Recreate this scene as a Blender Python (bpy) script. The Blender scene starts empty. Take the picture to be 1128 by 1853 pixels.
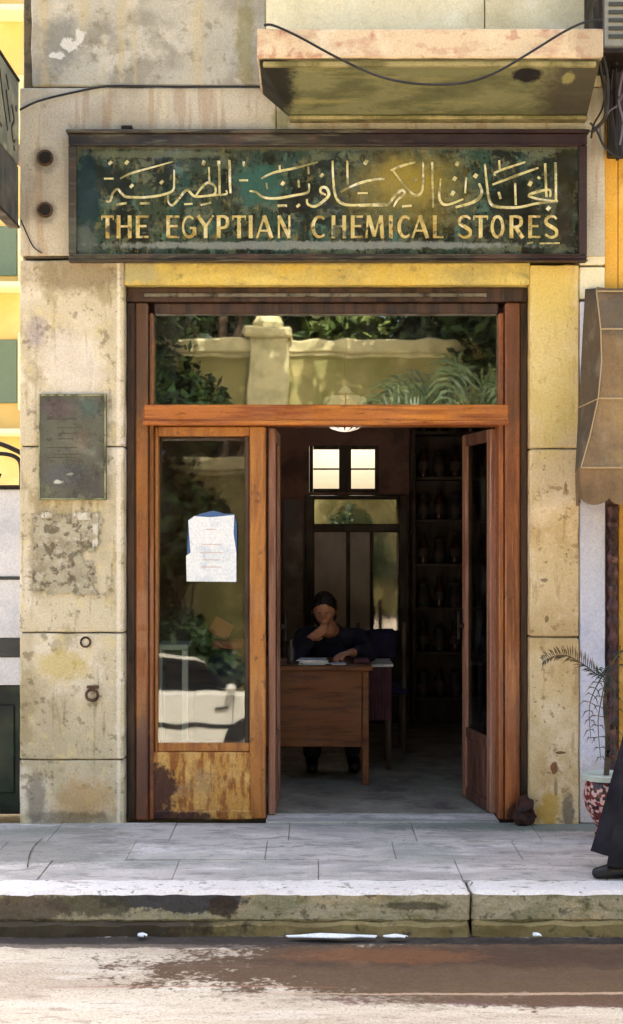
import bpy, bmesh, math, random
from mathutils import Vector, Matrix, noise as mnoise
R = math.radians
random.seed(7)
S = bpy.context.scene
COL = S.collection

# ------------------------------------------------------------ camera, sky, sun, exposure
CY, CH, F = -8.0, 1.6, 2640.0
cam_d = bpy.data.cameras.new('camera'); cam = bpy.data.objects.new('camera', cam_d); COL.objects.link(cam)
cam.location = (0, CY, CH); cam.rotation_euler = (R(90), 0, 0)
cam_d.sensor_fit = 'VERTICAL'; cam_d.sensor_height = 36; cam_d.lens = 36*F/1853
cam_d.shift_y = 35.5/1853; cam_d.clip_end = 2000
S.camera = cam
W = bpy.data.worlds.new('World'); S.world = W; W.use_nodes = True
wn = W.node_tree; sky = wn.nodes.new('ShaderNodeTexSky'); sky.sky_type = 'NISHITA'; sky.sun_disc = False
SUN_EL, SUN_AZ = 58, 166        # azimuth: degrees to the left of straight behind the camera
sky.sun_elevation = R(SUN_EL); sky.sun_rotation = R(180 - SUN_AZ)
sky.air_density = 1.0; sky.dust_density = 6.0; sky.ozone_density = 0.4
bg = wn.nodes['Background']; bg.inputs['Strength'].default_value = 0.15
wn.links.new(sky.outputs[0], bg.inputs['Color'])
sd = bpy.data.lights.new('sun', 'SUN'); sun = bpy.data.objects.new('sun', sd); COL.objects.link(sun)
sd.energy = 3.0; sd.angle = R(.6); sd.color = (1, .92, .80)
el, az = R(SUN_EL), R(SUN_AZ)
sdir = Vector((math.sin(az)*math.cos(el), -math.cos(az)*math.cos(el), math.sin(el)))
sun.rotation_euler = sdir.to_track_quat('Z', 'Y').to_euler(); sun.location = (0, -6, 12)
S.view_settings.view_transform = 'Standard'; S.view_settings.look = 'None'
S.view_settings.exposure = 2.12; S.view_settings.gamma = 1
S.render.engine = 'CYCLES'
S.cycles.max_bounces = 8; S.cycles.transparent_max_bounces = 16

def P(px, py, y=0.0):           # real x, z of what the photo shows at px,py when it stands at depth y
    s = F/(y - CY)
    return (px - 564)/s, CH - (py - 962)/s
def PX(px, y=0.0): return P(px, 0, y)[0]
def PZ(py, y=0.0): return P(0, py, y)[1]

# ------------------------------------------------------------ object helpers
def tag(o, label=None, cat=None, group=None, kind=None):
    for k, v in (('label', label), ('category', cat), ('group', group), ('kind', kind)):
        if v: o[k] = v
    return o
def thing(name, label, cat, loc=(0, 0, 0), group=None):
    o = bpy.data.objects.new(name, None); COL.objects.link(o); o.location = loc; o.empty_display_size = .1
    return tag(o, label, cat, group)
def root_loc(p):
    v = Vector((0, 0, 0))
    while p: v += p.location; p = p.parent
    return v
def obj(name, bm, m, parent=None, smooth=False):
    L = root_loc(parent)
    bmesh.ops.translate(bm, verts=bm.verts, vec=-L)
    me = bpy.data.meshes.new(name); bm.normal_update()
    if smooth:
        for f in bm.faces: f.smooth = True
    bm.to_mesh(me); bm.free()
    for x in (m if isinstance(m, (list, tuple)) else [m]): me.materials.append(x)
    if smooth:
        try: me.set_sharp_from_angle(angle=R(40))
        except Exception: pass
    o = bpy.data.objects.new(name, me); COL.objects.link(o)
    if parent: o.parent = parent
    return o
def NB(): return bmesh.new()
def merge(dst, src, mi=0):
    me = bpy.data.meshes.new('t'); src.to_mesh(me); src.free()
    n = len(dst.faces); dst.from_mesh(me); bpy.data.meshes.remove(me)
    dst.faces.ensure_lookup_table()
    if mi:
        for f in dst.faces[n:]: f.material_index = mi
def box(bm, x0, x1, y0, y1, z0, z1, bev=0.0, mi=0, seg=1):
    b = bmesh.new()
    vs = [b.verts.new((x, y, z)) for x in (x0, x1) for y in (y0, y1) for z in (z0, z1)]
    for q in ((0,1,3,2),(4,6,7,5),(0,4,5,1),(2,3,7,6),(0,2,6,4),(1,5,7,3)): b.faces.new([vs[i] for i in q])
    bmesh.ops.recalc_face_normals(b, faces=b.faces)
    if bev: bmesh.ops.bevel(b, geom=list(b.edges), offset=bev, segments=seg, affect='EDGES', profile=.5)
    merge(bm, b, mi); return bm
def rough_box(bm, x0, x1, y0, y1, z0, z1, bev=.008, amp=.006, res=.05, mi=0, seed=0):
    """stone block: subdivided and slightly worn"""
    b = bmesh.new(); box(b, x0, x1, y0, y1, z0, z1, bev)
    for ax, (a, c) in enumerate(((x0, x1), (y0, y1), (z0, z1))):
        n = min(110, int((c - a)/res))
        for i in range(1, n):
            co = [0, 0, 0]; co[ax] = a + (c - a)*i/n; no = [0, 0, 0]; no[ax] = 1
            g = list(b.verts) + list(b.edges) + list(b.faces)
            bmesh.ops.bisect_plane(b, geom=g, plane_co=co, plane_no=no)
    for v in b.verts:
        d = mnoise.noise_vector(v.co*9 + Vector((seed, seed*2, 0)))*amp
        e = mnoise.noise_vector(v.co*31)*amp*.5
        v.co += Vector((0, 1, 1))*0 + d + e
    merge(bm, b, mi); return bm
def tube(bm, pts, r, n=8, mi=0, r1=None, caps=True):
    pts = [Vector(p) for p in pts]; rings = []; up = Vector((0, 0, 1))
    N = len(pts)
    for i, p in enumerate(pts):
        t = (pts[min(i+1, N-1)] - pts[max(i-1, 0)]).normalized()
        a = t.cross(up)
        if a.length < .05: a = t.cross(Vector((1, 0, 0)))
        a.normalize(); b = t.cross(a)
        rr = r if r1 is None else r + (r1 - r)*i/(N-1)
        if isinstance(r, (list, tuple)): rr = r[i]
        rings.append([bm.verts.new(p + (a*math.cos(2*math.pi*k/n) + b*math.sin(2*math.pi*k/n))*rr) for k in range(n)])
    for i in range(N-1):
        for k in range(n):
            f = bm.faces.new((rings[i][k], rings[i][(k+1)%n], rings[i+1][(k+1)%n], rings[i+1][k])); f.material_index = mi
    if caps:
        for q in (rings[0][::-1], rings[-1]):
            f = bm.faces.new(q); f.material_index = mi
    return bm
def lathe(bm, prof, c=(0, 0, 0), n=24, mi=0):
    c = Vector(c); rings = []
    for r, z in prof:
        rings.append([bm.verts.new(c + Vector((r*math.cos(2*math.pi*k/n), r*math.sin(2*math.pi*k/n), z))) for k in range(n)])
    for i in range(len(prof)-1):
        for k in range(n):
            f = bm.faces.new((rings[i][k], rings[i][(k+1)%n], rings[i+1][(k+1)%n], rings[i+1][k])); f.material_index = mi
    for q in (rings[0][::-1], rings[-1]):
        f = bm.faces.new(q); f.material_index = mi
    return bm
def ell(bm, c, r, sub=3, mi=0, rot=None):
    M = Matrix.Translation(c) @ (rot.to_matrix().to_4x4() if rot else Matrix()) @ Matrix.Diagonal((r[0], r[1], r[2], 1))
    g = bmesh.ops.create_icosphere(bm, subdivisions=sub, radius=1, matrix=M)
    if mi:
        for v in g['verts']:
            for f in v.link_faces: f.material_index = mi
    return g
def catmull(pts, k=5):
    if len(pts) < 3: return [tuple(p) for p in pts]
    pts = [Vector(p) for p in pts]; out = []
    for i in range(len(pts)-1):
        p0 = pts[max(i-1, 0)]; p1 = pts[i]; p2 = pts[i+1]; p3 = pts[min(i+2, len(pts)-1)]
        for j in range(k):
            t = j/k
            out.append(tuple(.5*((2*p1) + (p2-p0)*t + (2*p0-5*p1+4*p2-p3)*t*t + (3*p1-p0-3*p2+p3)*t**3)))
    out.append(tuple(pts[-1])); return out
def ribbon(bm, pts, ws, y, th=.004, mp=None):
    """a painted or cut stroke: 2D points (x,z), widths, lying on plane y, thickness th towards the street"""
    pts = [Vector((p[0], p[1])) for p in pts]; N = len(pts)
    if N < 2: return
    f3 = mp or (lambda a, d: Vector((a.x, y - d, a.y)))
    A = []; B = []
    for i, p in enumerate(pts):
        t = (pts[min(i+1, N-1)] - pts[max(i-1, 0)])
        if t.length < 1e-9: t = Vector((1, 0))
        t.normalize(); n = Vector((-t.y, t.x))
        w = ws[0] + (ws[1]-ws[0])*i/(N-1) if len(ws) == 2 else ws[0] + (ws[1]-ws[0])*min(1, 2*i/(N-1)) + (ws[2]-ws[1])*max(0, 2*i/(N-1)-1)
        A.append(p + n*w/2); B.append(p - n*w/2)
    fr = [(bm.verts.new(f3(a, th)), bm.verts.new(f3(b, th)), bm.verts.new(f3(a, 0)), bm.verts.new(f3(b, 0))) for a, b in zip(A, B)]
    for i in range(N-1):
        a, b = fr[i], fr[i+1]
        bm.faces.new((a[0], b[0], b[1], a[1])); bm.faces.new((a[2], b[2], b[0], a[0])); bm.faces.new((a[1], b[1], b[3], a[3]))
    bm.faces.new((fr[0][0], fr[0][1], fr[0][3], fr[0][2])); bm.faces.new((fr[-1][0], fr[-1][2], fr[-1][3], fr[-1][1]))
def prism(bm, poly, ax, a0, a1, mi=0):
    """extrude a 2D polygon along axis ax ('x': poly is (y,z); 'y': (x,z); 'z': (x,y))"""
    def v(p, a): return {'x': (a, p[0], p[1]), 'y': (p[0], a, p[1]), 'z': (p[0], p[1], a)}[ax]
    A = [bm.verts.new(v(p, a0)) for p in poly]; B = [bm.verts.new(v(p, a1)) for p in poly]
    n = len(poly); fs = [bm.faces.new(A), bm.faces.new(B[::-1])]
    for i in range(n): fs.append(bm.faces.new((A[i], B[i], B[(i+1)%n], A[(i+1)%n])))
    for f in fs: f.material_index = mi
    bmesh.ops.recalc_face_normals(bm, faces=fs)

# ------------------------------------------------------------ material helper
def lin(c):                     # sRGB 0-255 to linear
    return tuple(((x/255)/12.92 if x/255 < .04045 else ((x/255+.055)/1.055)**2.4) for x in c) + (1,)
class NT:
    def __init__(s, m): s.t = m.node_tree; s.n = s.t.nodes; s.l = s.t.links; s.pos = None
    def node(s, t, **k):
        n = s.n.new(t)
        for a, b in k.items(): setattr(n, a, b)
        return n
    def P(s):
        if not s.pos: s.pos = s.node('ShaderNodeNewGeometry').outputs['Position']
        return s.pos
    def vec(s, st=(1, 1, 1), off=(0, 0, 0)):
        m = s.node('ShaderNodeMapping'); m.inputs['Scale'].default_value = st; m.inputs['Location'].default_value = off
        s.l.new(s.P(), m.inputs['Vector']); return m.outputs[0]
    def noise(s, sc, st=(1, 1, 1), det=6, off=(0, 0, 0), dist=0, rough=.6):
        n = s.node('ShaderNodeTexNoise'); n.inputs['Scale'].default_value = sc; n.inputs['Detail'].default_value = det
        n.inputs['Roughness'].default_value = rough; n.inputs['Distortion'].default_value = dist
        s.l.new(s.vec(st, off), n.inputs['Vector']); return n.outputs['Fac']
    def rng(s, v, a, b, c=0, d=1):
        n = s.node('ShaderNodeMapRange'); n.interpolation_type = 'SMOOTHSTEP'
        for i, x in zip((1, 2, 3, 4), (a, b, c, d)): n.inputs[i].default_value = x
        s.l.new(v, n.inputs[0]); return n.outputs[0]
    def math(s, op, a, b=None, c=None):
        n = s.node('ShaderNodeMath', operation=op)
        for i, x in enumerate((a, b, c)):
            if x is None: continue
            if isinstance(x, (int, float)): n.inputs[i].default_value = x
            else: s.l.new(x, n.inputs[i])
        return n.outputs[0]
    def mix(s, f, a, b):
        n = s.node('ShaderNodeMix', data_type='RGBA')
        for i, x in ((0, f), (6, a), (7, b)):
            if isinstance(x, (int, float)): n.inputs[i].default_value = x
            elif isinstance(x, tuple): n.inputs[i].default_value = x
            else: s.l.new(x, n.inputs[i])
        return n.outputs[2]
    def spot(s, c, r, soft=.5, wob=.25, nsc=6):
        """irregular colour patch centred on c with radii r (world metres)"""
        sub = s.node('ShaderNodeVectorMath', operation='SUBTRACT'); s.l.new(s.P(), sub.inputs[0]); sub.inputs[1].default_value = c
        dv = s.node('ShaderNodeVectorMath', operation='DIVIDE'); s.l.new(sub.outputs[0], dv.inputs[0]); dv.inputs[1].default_value = r
        ln = s.node('ShaderNodeVectorMath', operation='LENGTH'); s.l.new(dv.outputs[0], ln.inputs[0])
        vis = sorted(q for q in (r[0], r[2], r[1]))[:2]; nsc = max(nsc, .55/max(vis[0], .02)); wob = max(wob, .2)*1.35
        nz = s.noise(min(nsc, 60), det=8, rough=.65, off=(c[0]*3.7, 0, c[2]*5.1)); n2 = s.noise(34, det=6, off=(c[0], 5, 1))
        v = s.math('ADD', s.math('ADD', ln.outputs['Value'], s.math('MULTIPLY', s.math('SUBTRACT', nz, .5), wob*4)), s.math('MULTIPLY', s.math('SUBTRACT', n2, .5), .9))
        return s.rng(v, 1 - soft*.5, 1 + soft*.5, 1, 0)
def surf(name, base, layers=(), spots=(), rough=.85, bump=.3, bsc=40, metal=0, spec=.4, dist=.004, rvar=.15, coat=0, fine=.10, bst=(1,1,1)):
    """layers: (rgb, scale, lo, hi, stretch, strength); spots: (rgb, centre, radii, strength, soft, wobble)"""
    m = bpy.data.materials.new(name); m.use_nodes = True; t = NT(m)
    p = t.n['Principled BSDF']; c = base if len(base) == 4 else lin(base)
    for i, L in enumerate(layers):
        rgb, sc, lo, hi = L[:4]; st = L[4] if len(L) > 4 else (1, 1, 1); k = L[5] if len(L) > 5 else 1
        f = t.math('MULTIPLY', t.rng(t.noise(sc, st, off=(i*3.1, i*7.7, i*1.3)), lo, hi), k)
        c = t.mix(f, c, lin(rgb))
    for sp in spots:
        rgb, ce, ra = sp[:3]; k = sp[3] if len(sp) > 3 else .8; so = sp[4] if len(sp) > 4 else .6; wo = sp[5] if len(sp) > 5 else .25
        c = t.mix(t.math('MULTIPLY', t.spot(ce, ra, so, wo), k), c, lin(rgb))
    if fine:
        hs = t.node('ShaderNodeHueSaturation'); t.l.new(t.rng(t.noise(90, det=4), .3, .7, 1-fine, 1+fine), hs.inputs['Value'])
        if isinstance(c, tuple): hs.inputs['Color'].default_value = c
        else: t.l.new(c, hs.inputs['Color'])
        c = hs.outputs[0]
    if isinstance(c, tuple): p.inputs['Base Color'].default_value = c
    else: t.l.new(c, p.inputs['Base Color'])
    p.inputs['Metallic'].default_value = metal; p.inputs['Specular IOR Level'].default_value = spec
    p.inputs['Coat Weight'].default_value = coat
    t.l.new(t.rng(t.noise(7, det=4), .3, .7, max(.03, rough-rvar), min(1, rough+rvar)), p.inputs['Roughness'])
    if bump:
        b = t.node('ShaderNodeBump'); b.inputs['Strength'].default_value = bump; b.inputs['Distance'].default_value = dist
        h = t.math('ADD', t.noise(bsc, bst, det=8), t.math('MULTIPLY', t.noise(bsc*.2, bst, det=5), 1.5))
        t.l.new(h, b.inputs['Height']); t.l.new(b.outputs[0], p.inputs['Normal'])
    return m
def glass(name, refl=.25, tint=(235, 240, 238), rough=.02, dirt=.12, film=0, fc=(150, 145, 130)):
    m = bpy.data.materials.new(name); m.use_nodes = True; t = NT(m)
    for n in list(t.n):
        if n.type == 'BSDF_PRINCIPLED': t.n.remove(n)
    out = [n for n in t.n if n.type == 'OUTPUT_MATERIAL'][0]
    tr = t.node('ShaderNodeBsdfTransparent'); tr.inputs[0].default_value = lin(tint)
    gl = t.node('ShaderNodeBsdfGlossy'); gl.inputs['Roughness'].default_value = rough; gl.inputs['Color'].default_value = (1, 1, 1, 1)
    b = t.node('ShaderNodeBump'); b.inputs['Strength'].default_value = .06; b.inputs['Distance'].default_value = .01
    t.l.new(t.noise(2.2, det=2), b.inputs['Height']); t.l.new(b.outputs[0], gl.inputs['Normal'])
    df = t.node('ShaderNodeBsdfDiffuse'); df.inputs[0].default_value = lin(fc)
    a = t.node('ShaderNodeMixShader'); a.inputs[0].default_value = refl
    t.l.new(tr.outputs[0], a.inputs[1]); t.l.new(gl.outputs[0], a.inputs[2])
    c = t.node('ShaderNodeMixShader'); t.l.new(t.rng(t.noise(5, (1, 1, .5), det=8), .35 if film else .45, .65 if film else .85, film, max(dirt, film)), c.inputs[0])
    t.l.new(a.outputs[0], c.inputs[1]); t.l.new(df.outputs[0], c.inputs[2]); t.l.new(c.outputs[0], out.inputs[0])
    return m
def plain(name, rgb, rough=.6, metal=0, emit=0, spec=.4):
    m = surf(name, rgb, (), (), rough, .15, 60, metal, spec, fine=.06)
    if emit:
        p = m.node_tree.nodes['Principled BSDF']; p.inputs['Emission Color'].default_value = lin(rgb); p.inputs['Emission Strength'].default_value = emit
    return m
M = {}
# stones: base colours are those of the weathered limestone, stains have their own outlines
M['stone_left'] = surf('limestone_left', (198, 186, 158),
    [((170, 158, 128), 1.8, .42, .62, (1, 1, .8), .8), ((216, 206, 186), 2.8, .5, .64, (1,1,1), .8), ((146, 132, 92), 6, .54, .64, (1,1,.7), .6), ((128, 116, 86), 5, .56, .68, (5,1,.5), .55), ((104, 92, 62), 17, .58, .66, (1,1,1), .6), ((84, 72, 48), 34, .63, .70, (1,1,1), .7), ((206,190,140), 9, .55, .66, (1.4,1,1), .5)],
    [((126, 110, 80), (PX(140), 0, PZ(500)), (.30, .5, .09), .75, .8, .35), ((190, 170, 100), (PX(110), 0, PZ(1205)), (.15, .5, .08), .7, .8, .4), ((176, 138, 84), (PX(150), 0, PZ(1450)), (.15, .5, .12), .6, .8, .4),
     ((96, 84, 66), (PX(130), 0, PZ(1482)), (.24, .5, .04), .6, .8, .35), ((112, 100, 88), (PX(65), 0, PZ(1450)), (.05, .5, .16), .7), ((128, 112, 124), (PX(66), 0, PZ(600)), (.05, .5, .08), .5, .8, .4), ((218, 208, 196), (PX(130), 0, PZ(670)), (.16, .5, .2), .6, .8, .4), ((140, 128, 100), (PX(70), 0, PZ(1000)), (.05, .5, .25), .6, .8, .4), ((226, 218, 200), (PX(215), 0, PZ(1000)), (.012, .5, 2), .6)],
    bump=.8, bsc=26, dist=.009, fine=.10)
M['stone_grey'] = surf('limestone_grey', (176, 170, 152),
    [((140, 134, 118), 2.5, .42, .62, (1, 1, 1), .9), ((200, 192, 174), 5, .52, .66, (1,1,1), .7), ((120, 112, 88), 12, .56, .66, (1,1,1), .6), ((182, 164, 120), 3, .52, .62, (4, 1, .3), .5), ((92, 86, 70), 30, .63, .71, (1,1,1), .6)],
    [((122, 120, 112), (PX(110), 0, PZ(80)), (.10, .5, .16), .8, .8, .4), ((206, 202, 192), (PX(103), 0, PZ(100)), (.04, .5, .022), .9, .3, .6), ((206, 202, 192), (PX(128), 0, PZ(80)), (.05, .5, .035), .9, .3, .6), ((206, 202, 192), (PX(145), 0, PZ(63)), (.03, .5, .03), .9, .3, .6), ((126, 118, 70), (PX(445), 0, PZ(80)), (.05, .5, .25), .7, .8, .4)],
    bump=.7, bsc=26, dist=.007, fine=.10)
M['stone_plain'] = surf('limestone_pale', (184, 176, 158),
    [((158, 148, 128), 2.5, .45, .66, (1, 1, 1), .8), ((200, 190, 160), 4, .52, .7, (2,1,.4), .7), ((120, 112, 84), 24, .62, .76, (1,1,1), .5), ((150, 124, 96), 3.2, .52, .62, (4, 1, .3), .5)],
    [((96, 92, 82), (PX(83), 0, PZ(290)), (.07, .5, .07), .5), ((96, 92, 82), (PX(83), 0, PZ(385)), (.06, .5, .06), .5), ((130, 132, 92), (PX(510), 0, PZ(215)), (.05, .5, .06), .7)],
    bump=.5, bsc=34, dist=.005, fine=.12)
M['stone_upper'] = surf('render_cream', (222, 212, 176),
    [((196, 184, 146), 2.2, .45, .68, (1, 1, .7), .8), ((236, 230, 206), 4, .5, .7, (1,1,1), .7), ((150, 142, 110), 24, .64, .76, (1,1,1), .4)], bump=.4, bsc=30, fine=.08)
M['yellow_lintel'] = surf('ochre_painted_render', (196, 172, 92),
    [((166, 148, 86), 3, .45, .62, (1, 1, 1), .8), ((214, 190, 104), 6, .5, .66, (1,1,2), .7), ((134, 120, 72), 12, .56, .68, (1,1,1), .7), ((204, 170, 70), 2, .48, .6, (1,1,1), .7), ((110, 98, 60), 30, .62, .7, (1,1,1), .6)],
    [((166, 156, 112), (PX(240), 0, PZ(490)), (.14, .5, .07), .9, .6, .3), ((140, 116, 74), (PX(500), 0, PZ(473)), (1.3, .5, .018), .7, .8, .3)], bump=.6, bsc=26, fine=.10)
M['stone_right'] = surf('limestone_right', (214, 190, 144),
    [((192, 162, 110), 2.4, .44, .62, (1, 1, .7), .8), ((228, 208, 172), 4.2, .5, .66, (1,1,1), .8), ((168, 136, 92), 7, .56, .66, (3,1,.6), .5), ((150, 120, 78), 16, .59, .67, (1,1,1), .7), ((104, 84, 56), 32, .63, .70, (1,1,1), .75)],
    [((206, 176, 84), (PX(1000), 0, PZ(520)), (.15, .5, .20), .85, .8, .3), ((206, 184, 100), (PX(1000), 0, PZ(670)), (.15, .5, .42), .6, .8, .3), ((120, 76, 40), (PX(1002), 0, PZ(1390)), (.022, .5, .035), .95, .4, .3), ((100, 70, 40), (PX(1014), 0, PZ(1362)), (.03, .5, .008), .9, .3, .2),
     ((190, 150, 62), (PX(995), 0, PZ(1465)), (.06, .5, .10), .85, .6, .4), ((100, 84, 70), (PX(1028), 0, PZ(1470)), (.035, .5, .10), .8), ((112, 92, 50), (PX(1006), 0, PZ(1425)), (.01, .5, .05), .6), ((112, 92, 60), (PX(990), 0, PZ(1120)), (.012, .5, .02), .8, .4, .4), ((120, 98, 66), (PX(985), 0, PZ(1050)), (.02, .5, .012), .8, .4, .4), ((130, 108, 76), (PX(1024), 0, PZ(880)), (.01, .5, .03), .8, .4, .4)],
    bump=.7, bsc=26, dist=.008, fine=.10)
M['mortar'] = surf('mortar', (88, 78, 58), [((60, 54, 40), 20, .45, .6)], bump=.3)
M['fascia'] = surf('pink_stone', (200, 180, 148), [((176, 138, 114), 7, .5, .62, (1,1,2), .6), ((160, 92, 74), 14, .56, .66, (1, 1, 1), .55), ((222, 206, 176), 5, .5, .7, (1,1,1), .7), ((120, 104, 70), 26, .62, .75, (1,1,1), .5)], [((150, 134, 110), (1.45, -.6, 4.1), (.12, .4, .2), .6)], bump=.4)
M['soffit'] = surf('dirty_olive_plaster', (116, 116, 80), [((84, 86, 56), 2.6, .42, .6, (1, 2, 1), .9), ((142, 136, 84), 4, .52, .7, (.5, 3, 1), .7), ((66, 66, 42), 16, .58, .74, (1,1,1), .6)],
    [((22, 18, 14), (-.2, -.35, 3.95), (.10, .6, .22), .95, .7, .15), ((20, 16, 16), (PX(955, -.45), -.45, 3.97), (.075, .07, .1), 1, .5, .12), ((60, 54, 46), (1.42, -.3, 3.9), (.20, .6, .3), .85, .8, .2), ((150, 146, 90), (PX(1030, -.45), -.42, 3.97), (.03, .06, .1), .7)], bump=.4)
M['wood'] = surf('varnished_orange_wood', (138, 86, 38), [((84, 48, 26), 3, .42, .62, (4, 4, .5), .7), ((162, 100, 46), 5, .5, .7, (6, 6, .5), .5), ((58, 34, 22), 9, .56, .72, (4, 4, .6), .8), ((132, 72, 38), 1.6, .48, .62, (2,2,1), .8)],
    [((64, 48, 36), (PX(250), .1, PZ(600)), (.07, .3, .55), .75, .8, .2), ((70, 44, 40), (PX(250), .1, PZ(1400)), (.07, .3, .28), .8, .6, .2)], rough=.45, bump=.35, bsc=26, bst=(5, 5, .4), coat=.25, fine=.12)
M['wood_bar'] = surf('varnished_transom_wood', (166, 98, 42), [((122, 60, 28), 3, .45, .62, (.6, 5, 8), .9), ((206, 130, 50), 4, .5, .7, (.4, 5, 9), .8), ((80, 40, 18), 12, .58, .72, (1, 4, 4), .7)], rough=.4, bump=.3, bsc=24, bst=(.5, 5, 5), coat=.3, fine=.1)
M['wood_yellow'] = surf('honey_wood', (164, 106, 46), [((122, 70, 32), 4, .45, .62, (4, 4, .5), .7), ((186, 134, 74), 5, .52, .7, (6, 6, .5), .5), ((70, 44, 26), 24, .6, .68, (1, 1, .6), .6), ((90, 52, 22), 14, .6, .74, (4, 4, .6), .6)], rough=.5, bump=.3, bsc=26, bst=(5, 5, .4), coat=.15)
M['wood_red'] = surf('red_varnished_wood', (144, 80, 38), [((100, 52, 28), 3, .44, .62, (6, 6, .5), .9), ((172, 104, 52), 4.2, .5, .68, (8, 8, .4), .8), ((60, 24, 14), 10, .58, .72, (4, 4, .6), .6)],
    [((70, 44, 30), (PX(935), .1, PZ(640)), (.07, .3, .5), .7, .8, .2), ((50, 24, 16), (PX(945), .1, PZ(1480)), (.08, .3, .07), .9, .5, .3)], rough=.42, bump=.35, bsc=26, bst=(5, 5, .4), coat=.25)
M['wood_dark'] = surf('dark_stained_wood', (66, 44, 30), [((28, 18, 14), 4, .42, .62, (5, 5, .6), .9), ((84, 58, 34), 6, .54, .72, (8, 8, .4), .6)], rough=.5, bump=.3, bsc=26, bst=(5, 5, .4))
M['wood_pink'] = surf('worn_door_edge', (150, 106, 84), [((104, 64, 46), 5, .45, .65, (6, 6, .3), .9), ((176, 140, 120), 8, .5, .7, (6, 6, .3), .7)], rough=.6, bump=.3)
M['wood_dim'] = surf('dull_red_brown_wood', (96, 62, 48), [((60, 34, 30), 5, .45, .62, (5, 5, .5), .9), ((128, 84, 70), 7, .52, .68, (6, 6, .5), .7)], rough=.6, bump=.3)
M['wood_peeled'] = surf('peeling_varnish', (184, 136, 66), [((140, 84, 34), 9, .46, .56, (2.4, 1, .7), .95), ((200, 158, 90), 7, .5, .62, (2, 1, .6), .9), ((104, 58, 26), 14, .57, .68, (3, 1, .5), .6), ((150, 120, 84), 4, .55, .65, (1,1,1), .7), ((60, 28, 14), 34, .6, .7, (2,1,.8), .7)],
    [((60, 26, 22), (PX(268), .14, PZ(1440)), (.14, .4, .17), .95, .35, .3), ((48, 24, 24), (PX(300), .14, PZ(1490)), (.24, .4, .05), .9, .4, .3)], rough=.65, bump=.7, bsc=30, fine=.16)
M['shelf_wood'] = surf('grey_brown_wood', (80, 64, 50), [((50, 38, 30), 5, .45, .62, (1, 5, 5), .9)], rough=.6)
M['metal_rail'] = surf('grimy_metal_rail', (120, 112, 96), [((60, 54, 44), 12, .5, .66)], rough=.45, metal=.6)
M['sign_frame'] = surf('sign_frame_wood', (58, 52, 42), [((34, 28, 28), 4, .42, .6, (.8, 3, 3), .9), ((96, 92, 76), 6, .52, .64, (.7, 3, 5), .7), ((84, 60, 52), 3, .5, .62, (1,1,1), .6)], [((34, 16, 24), (1.0, 0, 3.72), (.7, .4, .12), .85, .8, .3), ((44, 22, 22), (1.35, 0, 3.4), (.2, .4, .5), .85), ((88, 92, 80), (-1.0, 0, 3.2), (.5, .4, .12), .5, .8, .4)], rough=.5, bump=.5)  # dark top right paints the canopy shadow; the rest is weathered wood
M['sign_panel'] = surf('worn_painted_reflections', (54, 60, 48),  # teal, olive and amber reflections painted in, along with worn glass
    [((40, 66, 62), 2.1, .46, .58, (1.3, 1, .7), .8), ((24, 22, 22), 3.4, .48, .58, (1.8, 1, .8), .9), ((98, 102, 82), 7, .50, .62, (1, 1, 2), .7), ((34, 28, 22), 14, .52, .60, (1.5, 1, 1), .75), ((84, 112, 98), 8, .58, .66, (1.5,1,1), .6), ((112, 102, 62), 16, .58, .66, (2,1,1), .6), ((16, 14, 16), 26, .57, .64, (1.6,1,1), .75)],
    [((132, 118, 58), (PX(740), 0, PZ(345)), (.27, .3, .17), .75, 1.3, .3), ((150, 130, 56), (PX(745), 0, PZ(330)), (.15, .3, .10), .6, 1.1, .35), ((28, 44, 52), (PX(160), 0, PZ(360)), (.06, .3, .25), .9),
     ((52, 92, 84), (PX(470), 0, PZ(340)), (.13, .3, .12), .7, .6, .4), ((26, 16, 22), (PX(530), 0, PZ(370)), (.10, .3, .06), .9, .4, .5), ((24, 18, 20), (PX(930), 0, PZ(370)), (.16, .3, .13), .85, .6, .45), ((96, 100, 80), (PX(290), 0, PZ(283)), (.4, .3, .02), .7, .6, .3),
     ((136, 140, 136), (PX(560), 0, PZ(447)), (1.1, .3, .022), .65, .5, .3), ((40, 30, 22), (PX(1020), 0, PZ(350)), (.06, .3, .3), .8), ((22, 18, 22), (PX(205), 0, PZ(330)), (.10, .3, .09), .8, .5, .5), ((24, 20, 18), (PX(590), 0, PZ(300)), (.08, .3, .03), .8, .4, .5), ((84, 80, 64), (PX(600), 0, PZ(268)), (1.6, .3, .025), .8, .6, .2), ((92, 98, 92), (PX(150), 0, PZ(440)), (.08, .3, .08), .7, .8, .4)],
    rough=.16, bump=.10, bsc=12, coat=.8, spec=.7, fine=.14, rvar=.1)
M['gold'] = surf('gilded_letters', (204, 182, 114), [((168, 140, 72), 9, .45, .60), ((222, 208, 160), 20, .5, .65), ((92, 84, 60), 22, .57, .66)], rough=.4, metal=.35, bump=.1)
M['gold_worn'] = surf('worn_gilding', (184, 166, 106), [((84, 86, 66), 16, .48, .56)], rough=.5, bump=.1)
M['gilt_pale'] = surf('faded_gilding', (206, 194, 136), [((140, 130, 84), 11, .46, .58), ((224, 218, 188), 18, .5, .66)], rough=.45, metal=.3, bump=.1)
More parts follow.
